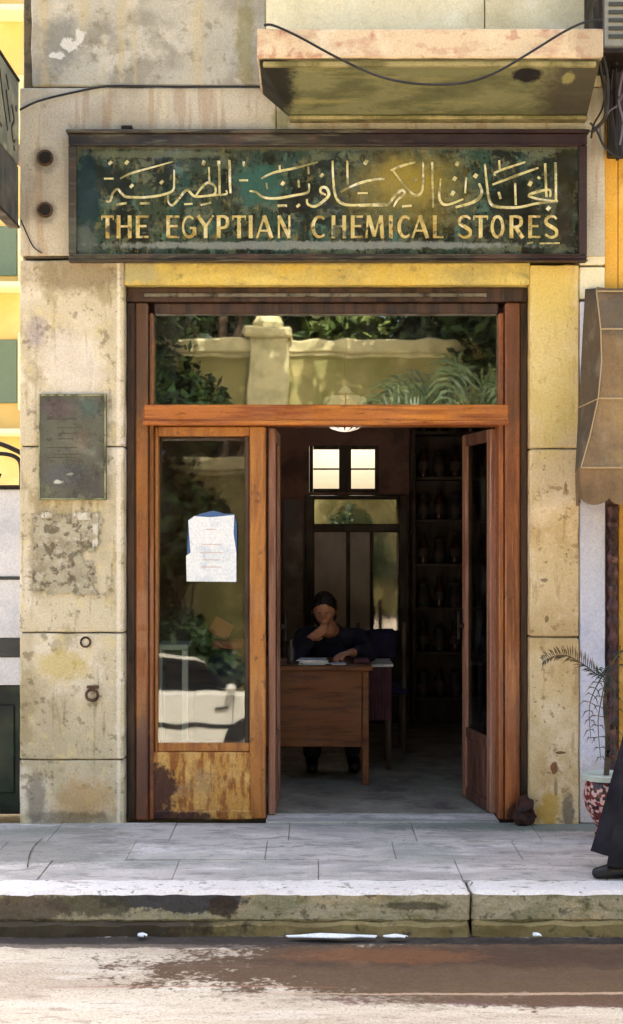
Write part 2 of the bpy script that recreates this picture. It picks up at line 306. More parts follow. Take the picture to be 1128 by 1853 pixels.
M['plaque'] = surf('grey_green_plaque', (84, 84, 72), [((66, 62, 58), 4, .44, .62), ((104, 106, 90), 8, .54, .7), ((50, 48, 44), 16, .56, .7)],
    [((40, 72, 70), (PX(163), 0, PZ(740)), (.05, .2, .05), .6, 1, .4), ((84, 66, 72), (PX(105), 0, PZ(740)), (.09, .2, .05), .6), ((110, 92, 80), (PX(143), 0, PZ(800)), (.05, .2, .07), .4, 1, .4), ((74, 76, 78), (PX(120), 0, PZ(860)), (.12, .2, .06), .7), ((190, 190, 180), (PX(108), 0, PZ(872)), (.025, .2, .010), .8, .5, .4), ((150, 150, 140), (PX(130), 0, PZ(858)), (.02, .2, .008), .7, .5, .4)], rough=.35, bump=.4, spec=.5)
M['plaque_edge'] = surf('plaque_rim', (150, 150, 112), [((90, 96, 56), 8, .46, .6), ((60, 70, 40), 18, .55, .66)], rough=.4, metal=.3)
M['lettering_dark'] = plain('plaque_lettering', (58, 54, 44), .5)
M['paper'] = surf('notice_paper', (226, 228, 228), [((196, 204, 214), 10, .5, .7)], bump=.1, rough=.9)
M['paper_blue'] = plain('blue_backing_paper', (70, 96, 140), .8)
M['ink'] = plain('pale_ink', (200, 180, 170), .8)
M['scrap'] = surf('torn_poster_paper', (168, 160, 136), [((136, 126, 102), 9, .42, .60, (1,1,1), .8), ((188, 182, 164), 16, .52, .66, (1,1,1), .7), ((88, 78, 58), 20, .51, .60, (1,1,1), .8), ((156, 154, 128), 6, .52, .62, (1,1,1), .6)], [], bump=1, bsc=24, dist=.012)
M['scrap_pale'] = surf('pale_poster_paper', (196, 192, 178), [((160, 150, 126), 16, .46, .6), ((120, 110, 86), 30, .56, .66)], [], bump=.8)
M['iron'] = surf('black_iron', (34, 30, 26), [((64, 44, 28), 14, .52, .68)], rough=.55, metal=.5)
M['cable'] = plain('black_cable', (22, 20, 20), .6)
M['cable_grey'] = plain('grey_cable', (92, 88, 96), .6)
M['dark_hole'] = plain('hole_lining', (26, 24, 18), .95)
M['rust'] = surf('rust_ring', (84, 62, 40), [((48, 36, 26), 18, .48, .6)], rough=.8)
M['glass_transom'] = glass('transom_glass', .30, (205, 210, 205), .014, .10)
M['glass_side'] = glass('side_pane_glass', .09, (225, 225, 225), .02, .07)
M['glass_door'] = glass('door_glass', .06, (190, 190, 190), .02, .10)
M['glass_back'] = glass('dusty_back_pane', .05, (150, 140, 138), .05, .95, .7, (236, 222, 226))
M['pane_clear'] = glass('clear_pane', .05, (250, 250, 246), .02, .05)
M['pave'] = surf('worn_paving', (194, 185, 174),
    [((160, 152, 144), 2.2, .44, .62, (.7, 1.6, 1), .8), ((224, 214, 204), 3.2, .5, .68, (.6, 1.8, 1), .8), ((124, 120, 112), 9, .54, .66, (.7,1.5,1), .6), ((150, 156, 142), 1.6, .5, .65, (1, 1, 1), .5), ((96, 92, 86), 30, .62, .70, (1,1,1), .7), ((150, 142, 132), 7, .55, .66, (1,2,1), .7)],
    [((96, 108, 92), (1.2, -.08, 0), (.75, .13, .3), .8, .6, .25), ((120, 118, 106), (-1.35, -.5, 0), (.4, .5, .3), .6, .6, .3), ((128, 130, 120), (.1, .02, 0), (1.0, .10, .3), .6, .7, .3)],
    rough=.75, bump=.5, bsc=30, dist=.004, fine=.10)
M['inner_floor'] = surf('cement_tile_floor', (138, 132, 116), [((104, 96, 88), 3, .45, .65), ((156, 154, 132), 6, .5, .7)], rough=.55, bump=.2)
M['kerb'] = surf('kerb_granite', (224, 216, 206), [((214, 204, 194), 4, .45, .66, (.5, 1, 1), .8), ((230, 224, 214), 7, .5, .7), ((140, 132, 118), 24, .58, .68), ((166, 158, 146), 6, .56, .66, (1,2,1), .8)], rough=.8, bump=.5, bsc=26)
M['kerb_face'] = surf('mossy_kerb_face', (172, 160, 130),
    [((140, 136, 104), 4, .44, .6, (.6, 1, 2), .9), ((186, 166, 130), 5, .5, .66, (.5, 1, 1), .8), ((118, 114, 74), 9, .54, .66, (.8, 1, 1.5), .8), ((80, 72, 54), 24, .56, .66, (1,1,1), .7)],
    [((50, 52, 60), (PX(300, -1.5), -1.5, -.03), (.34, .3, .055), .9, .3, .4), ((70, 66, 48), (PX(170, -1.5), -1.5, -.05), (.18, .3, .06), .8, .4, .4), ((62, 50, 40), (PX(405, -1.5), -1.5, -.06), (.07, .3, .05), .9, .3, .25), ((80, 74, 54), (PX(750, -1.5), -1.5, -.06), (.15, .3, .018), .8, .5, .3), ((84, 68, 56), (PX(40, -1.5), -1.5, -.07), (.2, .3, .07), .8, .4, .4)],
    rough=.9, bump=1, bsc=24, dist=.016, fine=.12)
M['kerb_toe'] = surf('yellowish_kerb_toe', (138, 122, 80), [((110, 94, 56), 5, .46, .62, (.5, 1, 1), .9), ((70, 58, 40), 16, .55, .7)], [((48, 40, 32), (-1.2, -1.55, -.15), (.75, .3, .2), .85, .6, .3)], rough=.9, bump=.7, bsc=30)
M['road'] = surf('dusty_road', (204, 190, 166),
    [((176, 158, 134), 2.4, .44, .62, (.5, 1.6, 1), .8), ((214, 202, 182), 4, .5, .66, (.4, 2, 1), .7), ((150, 128, 106), 16, .56, .68, (.5, 1.5, 1), .6), ((104, 86, 70), 70, .58, .66, (1,1,1), .55), ((224, 214, 200), 110, .60, .68, (1,1,1), .5)],
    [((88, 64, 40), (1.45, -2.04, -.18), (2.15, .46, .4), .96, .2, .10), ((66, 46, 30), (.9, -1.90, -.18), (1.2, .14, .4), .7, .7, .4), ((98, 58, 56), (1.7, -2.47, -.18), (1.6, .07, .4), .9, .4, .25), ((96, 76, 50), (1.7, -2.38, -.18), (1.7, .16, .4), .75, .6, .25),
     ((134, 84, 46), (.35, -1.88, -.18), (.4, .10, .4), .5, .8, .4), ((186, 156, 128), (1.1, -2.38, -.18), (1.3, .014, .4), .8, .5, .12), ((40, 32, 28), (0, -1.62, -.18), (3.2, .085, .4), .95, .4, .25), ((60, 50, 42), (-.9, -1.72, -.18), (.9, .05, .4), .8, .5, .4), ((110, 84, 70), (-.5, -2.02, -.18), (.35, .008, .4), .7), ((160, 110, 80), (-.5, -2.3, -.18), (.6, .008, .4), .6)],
    rough=.85, bump=1, bsc=90, dist=.004, fine=.16)
M['white_paint'] = surf('white_painted_wall', (206, 206, 216), [((184, 184, 204), 2.5, .45, .65, (1, 1, .6), .8), ((222, 216, 214), 5, .5, .7), ((160, 150, 146), 24, .64, .76)], [((196, 176, 160), (1.55, 0, .1), (.2, .5, .22), .7)], bump=.3)
M['ochre_wall'] = surf('ochre_wall', (214, 164, 66), [((190, 140, 50), 2, .45, .65), ((228, 186, 96), 4, .5, .7)], bump=.3)
M['carved'] = surf('carved_dark_wood', (82, 52, 50), [((48, 28, 26), 8, .44, .6, (2,2,1), .9), ((124, 88, 76), 14, .55, .7)], rough=.6, bump=.6)
M['awning'] = surf('taupe_canvas', (128, 102, 70), [((100, 82, 60), 3, .45, .65), ((146, 124, 92), 5, .5, .7, (1,1,.6), .7)], [((164, 132, 78), (1.95, -.4, 2.2), (.36, .6, .45), .7, .8, .2), ((92, 84, 70), (1.9, -.1, 2.76), (.6, .3, .12), .7)], rough=.9, bump=.3, bsc=60)
M['awning_side'] = surf('grey_canvas', (88, 74, 58), [((76, 70, 60), 4, .45, .65), ((116, 106, 90), 6, .5, .7)], rough=.9, bump=.3, bsc=60)
M['piping'] = plain('cream_piping', (168, 146, 108), .8)
M['leaf'] = surf('leaves', (36, 62, 32), [((62, 90, 40), 1.6, .45, .6), ((22, 38, 24), 3, .5, .62), ((110, 130, 60), 7, .58, .68)], rough=.6, bump=0)
M['leaf_pale'] = surf('pale_leaves', (92, 116, 60), [((130, 144, 78), 1.6, .45, .6), ((60, 84, 40), 3, .5, .62)], rough=.6, bump=0)
M['palm'] = surf('palm_leaves', (64, 82, 50), [((90, 104, 60), 5, .45, .6)], rough=.5, bump=0)
M['frond'] = surf('dry_frond', (70, 76, 48), [((112, 84, 50), 7, .45, .58), ((50, 60, 50), 9, .5, .6)], rough=.7, bump=0)
M['bark'] = surf('bark', (92, 76, 58), [((60, 48, 36), 12, .45, .6)], bump=.8)
M['villa'] = surf('yellow_garden_wall', (156, 150, 96), [((140, 140, 80), 1.6, .45, .65), ((190, 180, 120), 3, .5, .7)], bump=.4)
M['villa_trim'] = surf('cream_stone_trim', (216, 208, 160), [((186, 180, 134), 3, .45, .65)], bump=.3)
M['far_yellow'] = surf('far_ochre_render', (214, 182, 108), [((226, 204, 140), .8, .45, .65)], bump=.2)
M['far_cream'] = surf('far_cream_render', (238, 226, 176), [((220, 200, 150), 1, .45, .65)], bump=.2)
M['shutter_green'] = plain('green_shutter', (100, 118, 94), .6)
M['kiosk_white'] = surf('kiosk_white_paint', (212, 212, 216), [((188, 190, 198), 3, .45, .65)], rough=.5, bump=.15)
M['kiosk_dark'] = surf('kiosk_dark_green', (20, 40, 28), [((12, 16, 16), 3, .45, .6), ((20, 70, 44), 6, .55, .68)], rough=.5, bump=.2)
M['kiosk_band'] = plain('kiosk_dark_band', (52, 54, 54), .5)
M['sign_pale'] = surf('weathered_signboard', (120, 122, 104), [((92, 98, 88), 5, .45, .62), ((146, 146, 122), 9, .52, .68)], rough=.6)
M['sign_grey'] = surf('grey_signboard', (72, 72, 68), [((48, 58, 58), 5, .45, .62)], rough=.5)
M['ac'] = surf('dusty_unit_casing', (142, 142, 132), [((104, 104, 96), 5, .45, .62)], rough=.5)
M['ac_dark'] = plain('unit_grille', (62, 64, 58), .6)
M['wall_in'] = surf('dim_interior_wall', (150, 116, 108), [((110, 86, 80), 2, .45, .62), ((150, 126, 112), 4, .5, .7)], bump=.2)
M['wall_in_grey'] = surf('grey_panel', (170, 160, 162), [((130, 120, 124), 3, .45, .62)], bump=.2)
M['desk'] = surf('desk_wood', (118, 72, 40), [((86, 50, 32), 3, .45, .62, (.6, 3, 5), .9), ((110, 72, 34), 2, .5, .66), ((70, 40, 28), 9, .56, .7, (.5, 2, 6), .7)], rough=.65, bump=.2)
M['magenta'] = plain('plum_cloth', (84, 50, 60), .8)
M['navy'] = surf('dark_navy_cloth', (34, 32, 52), [((22, 20, 32), 5, .45, .62)], rough=.9, bump=.4, bsc=20)
M['violet'] = surf('violet_cloth', (58, 50, 90), [((42, 36, 66), 6, .45, .62)], rough=.9, bump=.3)
M['skin'] = surf('skin', (182, 130, 104), [((162, 110, 88), 10, .45, .62)], rough=.5, bump=.05, fine=.03)
M['hair'] = surf('dark_hair', (28, 20, 18), [((44, 30, 24), 30, .5, .62, (4,1,1), .7)], rough=.5, bump=.5, bsc=60)
M['black_cloth'] = surf('black_cloth', (20, 17, 22), [((32, 26, 38), 4, .5, .65)], rough=.85, bump=.4, bsc=24)
M['shoe'] = plain('black_shoe', (22, 20, 20), .4)
M['sock'] = plain('pale_strap', (176, 160, 160), .7)
M['eye_white'] = plain('eye_white', (140, 128, 120), .5)
M['crystal'] = plain('opal_glass', (240, 214, 190), .15, 0, .45)
M['crystal_dim'] = plain('pale_glass', (226, 204, 168), .2, 0, .22)
M['brass'] = plain('brass', (170, 120, 60), .35, .8)
M['bottle_brown'] = plain('brown_bottle', (66, 40, 26), .2)
M['bottle_grey'] = plain('grey_jar', (60, 54, 54), .35)
M['label'] = plain('bottle_label', (84, 72, 66), .8)
M['red_box'] = plain('red_packet', (170, 44, 46), .5)
M['orange_box'] = plain('orange_packet', (204, 126, 80), .5)
M['cab_white'] = plain('cabinet_white', (196, 204, 186), .5)
M['pot'] = None
m = bpy.data.materials.new('red_mosaic_pot'); m.use_nodes = True; t = NT(m)
vo = t.node('ShaderNodeTexVoronoi'); vo.inputs['Scale'].default_value = 62; t.l.new(t.P(), vo.inputs['Vector'])
sp = t.node('ShaderNodeSeparateColor'); t.l.new(vo.outputs['Color'], sp.inputs[0])
cc = t.mix(t.rng(sp.outputs[0], .45, .55), lin((110, 34, 32)), lin((216, 170, 160)))
cc = t.mix(t.rng(sp.outputs[1], .72, .78), cc, lin((40, 18, 20)))
t.l.new(cc, t.n['Principled BSDF'].inputs['Base Color']); t.n['Principled BSDF'].inputs['Roughness'].default_value = .35
M['pot'] = m

# ------------------------------------------------------------ ground
def grid_sheet(x0, x1, y0, y1, nx, ny, zf):
    bm = NB(); V = [[bm.verts.new((x0+(x1-x0)*i/nx, y0+(y1-y0)*j/ny, zf(x0+(x1-x0)*i/nx, y0+(y1-y0)*j/ny))) for j in range(ny+1)] for i in range(nx+1)]
    for i in range(nx):
        for j in range(ny): bm.faces.new((V[i][j], V[i+1][j], V[i+1][j+1], V[i][j+1]))
    return bm
ROAD = -.18
bm = NB(); v = [bm.verts.new(p) for p in ((-400, -400, ROAD-.03), (400, -400, ROAD-.03), (400, 400, ROAD-.03), (-400, 400, ROAD-.03))]; bm.faces.new(v)
tag(obj('ground', bm, M['road']), kind='structure')
tag(obj('road', grid_sheet(-8, 8, -12, -1.50, 220, 150, lambda x, y: ROAD + .006*mnoise.noise(Vector((x*2, y*5, 0))) + .004*mnoise.noise(Vector((x*9, y*14, 0))) - (.012 if y > -1.7 else 0)), M['road'], smooth=True), kind='structure')
# pavement: slabs with open joints over a mortar bed
bm = NB(); box(bm, -9, 9, -1.30, .02, -.17, -.012, mi=1)
ys = [-1.30, -.88, -.45, 0.02]; random.seed(3)
for j in range(3):
    x = -9 + (.27 if j % 2 else 0)
    while x < 9:
        w = .64 + random.uniform(-.05, .05)
        dz = random.uniform(-.004, .003)
        b = NB(); box(b, x+.0015, x+w-.0015, ys[j]+.0015, ys[j+1]-.0015, -.03, dz, .003)
        for vv in b.verts: vv.co.z += .004*mnoise.noise(vv.co*2.3)
        merge(bm, b); x += w
tag(obj('pavement', bm, [M['pave'], surf('dusty_joint', (140, 132, 120), [((100, 94, 84), 8, .45, .62)])]), kind='structure')
def crack(pts, w, label):
    bm = NB(); p = catmull([(PX(a, CY+F*CH/(b-962)), CY+F*CH/(b-962), 0) for a, b in pts], 6)
    rnd = random.Random(2); L = []; Rr = []
    for i, q in enumerate(p):
        ww = w*rnd.uniform(.4, 1.2); L.append(bm.verts.new((q[0]-ww, q[1]+.006*rnd.uniform(-1, 1), .0045))); Rr.append(bm.verts.new((q[0]+ww, q[1]+.006*rnd.uniform(-1, 1), .0045)))
    for i in range(len(p)-1): bm.faces.new((L[i], Rr[i], Rr[i+1], L[i+1]))
    o = obj('pavement_crack', bm, M['mortar']); tag(o, kind='structure')
crack([(78, 1518), (64, 1530), (54, 1548), (50, 1572)], .003, '')
# kerb stones: one run with joints (one seen right of the middle)
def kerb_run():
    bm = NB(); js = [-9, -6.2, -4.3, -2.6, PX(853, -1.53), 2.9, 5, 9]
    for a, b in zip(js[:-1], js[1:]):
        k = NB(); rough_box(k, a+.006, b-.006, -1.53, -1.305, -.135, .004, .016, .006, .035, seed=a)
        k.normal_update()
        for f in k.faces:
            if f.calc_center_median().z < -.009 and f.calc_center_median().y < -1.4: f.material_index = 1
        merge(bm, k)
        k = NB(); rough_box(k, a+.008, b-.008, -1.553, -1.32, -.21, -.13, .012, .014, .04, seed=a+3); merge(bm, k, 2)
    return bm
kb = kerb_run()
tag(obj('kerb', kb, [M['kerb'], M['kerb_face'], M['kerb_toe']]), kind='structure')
def scrap(px, w, d, y, label, seed, m):
    bm = NB(); n = 14; x = PX(px, y); c = bm.verts.new((x, y, ROAD+.022)); rg = []
    for k in range(n):
        a = 2*math.pi*k/n; rr = 1 + .35*mnoise.noise(Vector((math.cos(a)*2+seed*5, math.sin(a)*2, 0)))
        rg.append(bm.verts.new((x+w*rr*math.cos(a), y+d*rr*math.sin(a), ROAD+.012+.012*mnoise.noise(Vector((a*2, seed, 1))))))
    for k in range(n): bm.faces.new((c, rg[k], rg[(k+1) % n]))
    g = bmesh.ops.extrude_face_region(bm, geom=list(bm.faces)); bmesh.ops.translate(bm, verts=[q for q in g['geom'] if isinstance(q, bmesh.types.BMVert)], vec=(0, 0, -.004))
    tag(obj('paper_scrap', bm, m), label, 'litter', 'scraps of litter in the gutter')
scrap(600, .20, .022, -1.615, 'long flat white paper scrap lying in the gutter below the doorway', 1, M['paper'])
scrap(716, .055, .016, -1.62, 'small crumpled white scrap just right of the long flat scrap', 2, M['paper'])
scrap(258, .022, .02, -1.60, 'tiny pale scrap in the dark gutter below the left shop window', 3, M['paper'])
scrap(972, .02, .012, -1.60, 'tiny pale scrap in the gutter right of the kerb joint', 5, M['paper'])

# ------------------------------------------------------------ the shop building
XL, XR = PX(36), PX(1048)
DL, DR = PX(225), PX(960)                # doorway opening
ZT = PZ(515)                             # underside of lintel
bld = thing('shop_building', 'weathered limestone shop building with a wide wooden glazed doorway under a stone canopy', 'building', (0, 0, 0))
WT = .30
def course(bm, x0, x1, zs, seed, y0=0.0, res=.06, amp=.003):
    for a, b in zip(zs[:-1], zs[1:]):
        rough_box(bm, x0, x1, y0, WT, min(a, b)+.004, max(a, b)-.004, .007, amp, res, seed=seed+a)
bm = NB(); course(bm, XL, DL, [PZ(1500), PZ(1375), PZ(1145), PZ(808), PZ(470)], 1)
box(bm, XL+.012, DL-.012, .012, WT-.02, 0, PZ(472), mi=1)
obj('left_pier', bm, [M['stone_left'], M['mortar']], bld)
bm = NB(); course(bm, DR, XR, [PZ(1500), PZ(1153), PZ(812), PZ(478)], 5)
box(bm, DR+.012, XR-.012, .012, WT-.02, 0, PZ(479), mi=1)
obj('right_pier', bm, [M['stone_right'], M['mortar']], bld)
bm = NB(); rough_box(bm, DL+.0, DR, .006, WT-.003, ZT, PZ(470)+.01, .006, .002, .08)
obj('lintel', bm, M['yellow_lintel'], bld)
# wall behind and around the sign
bm = NB(); course(bm, XL, PX(500), [PZ(465)+.004, PZ(157)], 9, y0=.0)
rough_box(bm, PX(500)+.002, PX(1095), .001, WT, PZ(465)+.004, PZ(157)-.004, .005, .003, .1)
obj('sign_course', bm, M['stone_plain'], bld)
bm = NB(); rough_box(bm, PX(57), PX(480), .0, WT, PZ(157)+.004, 4.75, .008, .005, .05)
obj('upper_block', bm, M['stone_grey'], bld)
bm = NB()
for a, b in ((480, 878), (878, 1090)): rough_box(bm, PX(a)+.003, PX(b)-.003, .004, WT, PZ(157)+.004, 5.2, .006, .003, .08)
rough_box(bm, PX(57), PX(480)-.003, .003, WT, 4.757, 5.2, .006, .003, .08)
rough_box(bm, PX(57), PX(1090), .02, WT, 5.206, 7.5, .006, .003, .2)
obj('upper_wall', bm, M['stone_upper'], bld)
bm = NB(); box(bm, XL+.02, PX(1085), .02, WT-.02, PZ(470)+.012, 7.3)
obj('mortar_core', bm, M['mortar'], bld)
# canopy
FX0, FX1 = PX(465, -.6), PX(1092, -.6)
bm = NB(); rough_box(bm, FX0, FX1, -.60, .0, PZ(104, -.6), PZ(52, -.6), .006, .004, .05)
can = obj('canopy_slab', bm, M['fascia'], bld)
bm = NB()
zf = PZ(106, -.6)-.002; zb = PZ(211, -.05)
V = [bm.verts.new(p) for p in ((FX0+.012, -.585, zf), (FX1-.012, -.585, zf), (FX1-.012, 0, zf), (FX0+.012, 0, zf), (PX(528, -.06), -.06, zb), (PX(1062, -.06), -.06, zb), (PX(1062, -.06), 0, zb), (PX(528, -.06), 0, zb))]
for q in ((0,1,2,3), (0,4,5,1), (1,5,6,2), (0,3,7,4), (4,7,6,5)): bm.faces.new([V[i] for i in q])
bmesh.ops.recalc_face_normals(bm, faces=bm.faces)
obj('canopy_soffit', bm, M['soffit'], bld)
bm = NB(); box(bm, FX0+.03, FX1-.03, -.575, -.545, zf-.028, zf-.002, .004)
box(bm, PX(524, -.08), PX(1064, -.08), -.085, -.002, zb-.022, zb-.002, .004)
obj('canopy_trim', bm, surf('soffit_trim', (150, 140, 96), [((104, 98, 60), 5, .45, .62)]), bld)
# recess stones on the right edge
bm = NB(); rough_box(bm, XR+.004, PX(1096), .012, WT, PZ(478), PZ(470)+.62, .006, .002, .08); rough_box(bm, XR+.004, PX(1096), .014, WT, PZ(540), PZ(482), .006, .002, .08)
obj('corner_strip', bm, M['stone_upper'], bld)
# doorway joinery -------------------------------------------------
Y0 = .10
bm = NB()                              # shutter housing under the lintel
box(bm, DL+.004, DR-.004, Y0-.02, .27, PZ(547, Y0), ZT-.003, .004)
hd = obj('shutter_housing', bm, M['wood_dark'], bld)
bm = NB(); box(bm, PX(262, Y0), PX(880, Y0), Y0-.034, Y0-.021, PZ(539, Y0), PZ(532, Y0), .003)
obj('rail', bm, M['metal_rail'], hd)
xa, xb = PX(278, Y0), PX(903, Y0)
ztr0, ztr1 = PZ(770, Y0), PZ(733, Y0)
bm = NB()
box(bm, DL+.003, DL+.05, Y0-.01, .28, 0.0, PZ(548, Y0), .004, mi=1)
box(bm, DL+.053, xa-.028, Y0-.03, .27, 0.0, PZ(549, Y0), .008)
box(bm, xa-.026, xa, Y0+.0, .26, 0.0, PZ(566, Y0), .006)
obj('door_frame', bm, [M['wood'], M['wood_dark']], bld)
bm = NB()
box(bm, xb, xb+.03, Y0+.0, .26, 0.0, PZ(566, Y0), .006)
box(bm, xb+.032, DR-.045, Y0-.03, .27, 0.0, PZ(549, Y0), .008)
box(bm, DR-.043, DR-.003, Y0-.01, .28, 0.0, PZ(548, Y0), .004, mi=1)
obj('door_frame', bm, [M['wood_red'], M['wood_dark']], bld)
bm = NB(); box(bm, xa-.05, xb+.05, Y0-.036, .26, ztr0, ztr1, .006)
box(bm, xa-.055, xb+.055, Y0-.05, Y0-.03, ztr0-.002, ztr0+.028, .006)
obj('transom_bar', bm, M['wood_bar'], bld)
bm = NB(); box(bm, xa+.002, xb-.002, Y0+.01, .25, PZ(567, Y0), PZ(548, Y0), .005)
tf = obj('transom_frame', bm, M['wood_dark'], bld)
bm = NB(); box(bm, xa+.002, xb-.002, .155, .161, ztr1+.001, PZ(567, Y0)-.001)
obj('transom_pane', bm, M['glass_transom'], bld)
# fixed glazed leaf on the left
ly0, ly1 = .13, .22
x0, x1, x2, x3 = xa+.002, PX(286, ly0), PX(452, ly0), PX(481, ly0)
zt, zg1, zg0 = ztr0-.004, PZ(789, ly0), PZ(1344, ly0)
bm = NB()
box(bm, x0, x1, ly0, ly1, .0, zt, .006)
box(bm, x2, x3, ly0-.01, ly1, .0, zt, .006)
box(bm, x1+.001, x2-.001, ly0, ly1, zg1, zt, .005)
box(bm, x1+.001, x2-.001, ly0, ly1, zg0-.05, zg0, .005)
leaf = obj('fixed_door', bm, M['wood_yellow'], bld)
bm = NB(); rough_box(bm, x1-.035, x2+.004, ly0-.016, ly1-.01, .012, zg0-.052, .008, .003, .03)
rough_box(bm, x1-.045, x2+.012, ly0-.026, ly0+.0, .0, .05, .006, .004, .04)
obj('kick_panel', bm, M['wood_peeled'], leaf)
bm = NB(); box(bm, x2-.028, x2-.002, ly0-.004, ly1, zg0+.002, zg1-.002, .004)
obj('bead', bm, M['wood_dark'], leaf)
bm = NB()                                # old pane leaning a little in its rebate
za, zb_ = zg0, zg1; tl = math.tan(R(3.5))
ym = .19; V = []
for (xx, zz) in ((x1, za), (x2, za), (x2, zb_), (x1, zb_)):
    V.append(bm.verts.new((xx, ym + (zz-(za+zb_)/2)*tl, zz)))
f = bm.faces.new(V); g = bmesh.ops.extrude_face_region(bm, geom=[f]); bmesh.ops.translate(bm, verts=[q for q in g['geom'] if isinstance(q, bmesh.types.BMVert)], vec=(0, .004, 0))
obj('side_pane', bm, M['glass_side'], leaf)
# two open leaves swung inwards
def door_leaf(hx, hy, ang, width, mats, label=None):
    """ang: direction of leaf from hinge, in degrees from +x towards +y"""
    d = Vector((math.cos(R(ang)), math.sin(R(ang)), 0)); n = Vector((-d.y, d.x, 0)); zt_ = ztr0-.008
    def xf(b): 
        for v in b.verts: v.co = Vector((hx, hy, 0)) + d*v.co.x + n*v.co.y + Vector((0, 0, v.co.z))
        return b
    st = .075; zk = .43
    b = NB()
    box(b, 0, st, -.02, .02, .01, zt_, .004, mi=1); box(b, width-st, width, -.02, .02, .01, zt_, .004, mi=1)
    box(b, st+.001, width-st-.001, -.02, .02, zt_-.07, zt_, .004); box(b, st+.001, width-st-.001, -.02, .02, zk-.06, zk, .004); box(b, st+.001, width-st-.001, -.02, .02, .01, .07, .004)
    o = obj('open_door', xf(b), mats[:2], bld)
    if label: o['label'] = label
    b = NB(); box(b, st+.001, width-st-.001, -.012, .012, .071, zk-.061, .003); obj('kick_panel', xf(b), mats[2], o)
    b = NB(); box(b, st+.001, width-st-.001, -.003, .003, zk+.001, zt_-.071); obj('door_pane', xf(b), M['glass_door'], o)
    b = NB()
    for s in (-1, 1):
        box(b, width-st*.6, width-st*.3, s*.02, s*.055, 1.02, 1.05, .003); box(b, width-st*.6, width-st*.3, s*.045, s*.06, .95, 1.12, .003)
    obj('handle', xf(b), M['iron'], o)
door_leaf(xb-.01, .24, 100, .58, [M['wood_dim'], M['wood_pink'], M['wood_dim']], 'right door leaf swung inwards')
door_leaf(PX(492, .2), .20, 88, .52, [M['wood_pink'], M['wood_pink'], M['wood_pink']], 'left door leaf swung inwards, seen edge on')
# threshold
bm = NB(); rough_box(bm, x3+.004, xb-.004, .02, .26, -.03, .006, .006, .002, .06)
obj('threshold', bm, M['pave'], bld)
# room behind
RX0, RX1, RY, RZ = -1.58, 2.3, 4.25, 3.7
bm = NB(); box(bm, RX0, RX1, .262, RY, -.05, -.002); obj('interior_floor', bm, M['inner_floor'], bld)
bm = NB(); box(bm, RX0-.1, RX1, .29, RY+.2, RZ, RZ+.1); obj('interior_ceiling', bm, M['wall_in'], bld)
bm = NB(); box(bm, RX0-.06, RX0, .30, RY+.15, -.05, RZ); obj('interior_wall', bm, M['wall_in'], bld)
bm = NB(); box(bm, RX1, RX1+.1, .30, RY+.15, -.05, RZ); obj('interior_wall', bm, M['wall_in'], bld)
# outer skin of the hidden sides and roof
bm = NB(); box(bm, RX0-.045+.0, XL+.0-.0, .31, RY+.2, 0, 7.4) if False else None
bm.free()
bm = NB(); box(bm, XL-.06+.03, RX0-.061, .302, RY+.2, -.05, 7.4); obj('side_wall', bm, M['stone_upper'], bld)
# back wall with the high four-pane window and glazed door
wy = RY
def wx(px): return PX(px, wy)
def wz(py): return PZ(py, wy)
hx0, hx1, hz0, hz1 = wx(560), wx(686), wz(891), wz(806)
bm = NB()
box(bm, RX0, hx0, wy, wy+.15, -.05, RZ); box(bm, hx1, RX1, wy, wy+.15, -.05, RZ)
box(bm, hx0, hx1, wy+.001, wy+.149, hz1, RZ); box(bm, hx0, hx1, wy+.001, wy+.149, -.05, hz0)
obj('back_wall', bm, M['wall_in'], bld)
bm = NB()
box(bm, hx0+.001, wx(567), wy+.02, wy+.07, hz0, hz1, .002); box(bm, wx(679), hx1-.001, wy+.02, wy+.07, hz0, hz1, .002)
box(bm, wx(614), wx(636), wy+.02, wy+.07, hz0, hz1, .002)
for a, b in ((567, 614), (636, 679)):
    box(bm, wx(a)+.001, wx(b)-.001, wy+.021, wy+.069, wz(850), wz(847), .001)
    box(bm, wx(a)+.001, wx(b)-.001, wy+.021, wy+.069, wz(813), hz1, .001); box(bm, wx(a)+.001, wx(b)-.001, wy+.021, wy+.069, hz0, wz(884), .001)
wf = obj('back_window', bm, M['wood_dark'], bld)
for a, b, c, d in ((567, 614, 813, 847), (636, 679, 813, 847), (567, 614, 850, 884), (636, 679, 850, 884)):
    bm = NB(); box(bm, wx(a)+.002, wx(b)-.002, wy+.04, wy+.045, wz(d)+.001, wz(c)-.001); obj('window_pane', bm, M['pane_clear'], wf)
# glazed back door
dy = wy-.06
def qx(px): return PX(px, dy)
def qz(py): return PZ(py, dy)
bm = NB()
box(bm, qx(552), qx(569), dy, dy+.055, 0, qz(896), .004); box(bm, qx(723), qx(738), dy, dy+.055, 0, qz(896), .004)
box(bm, qx(569)+.001, qx(723)-.001, dy, dy+.055, qz(903), qz(896)-.001, .003)
box(bm, qx(569)+.001, qx(723)-.001, dy, dy+.055, qz(962), qz(949), .003)
box(bm, qx(569)+.001, qx(723)-.001, dy, dy+.055, .35, qz(1142), .003); box(bm, qx(569)+.001, qx(723)-.001, dy+.01, dy+.045, 0.0, .349, .003)
box(bm, qx(627), qx(634), dy+.01, dy+.045, qz(1142)+.001, qz(962)-.001, .002)
bd = obj('back_door', bm, M['wood_dark'], bld)
bm = NB(); box(bm, qx(569)+.002, qx(723)-.002, dy+.02, dy+.026, qz(948), qz(904)); obj('top_pane', bm, glass('top_back_pane', .34, (120, 110, 90), .02, .6, .15, (220, 200, 150)), bd)
M['glass_back2'] = glass('shiny_back_pane', .22, (150, 140, 138), .03, .7, .2, (214, 200, 190))
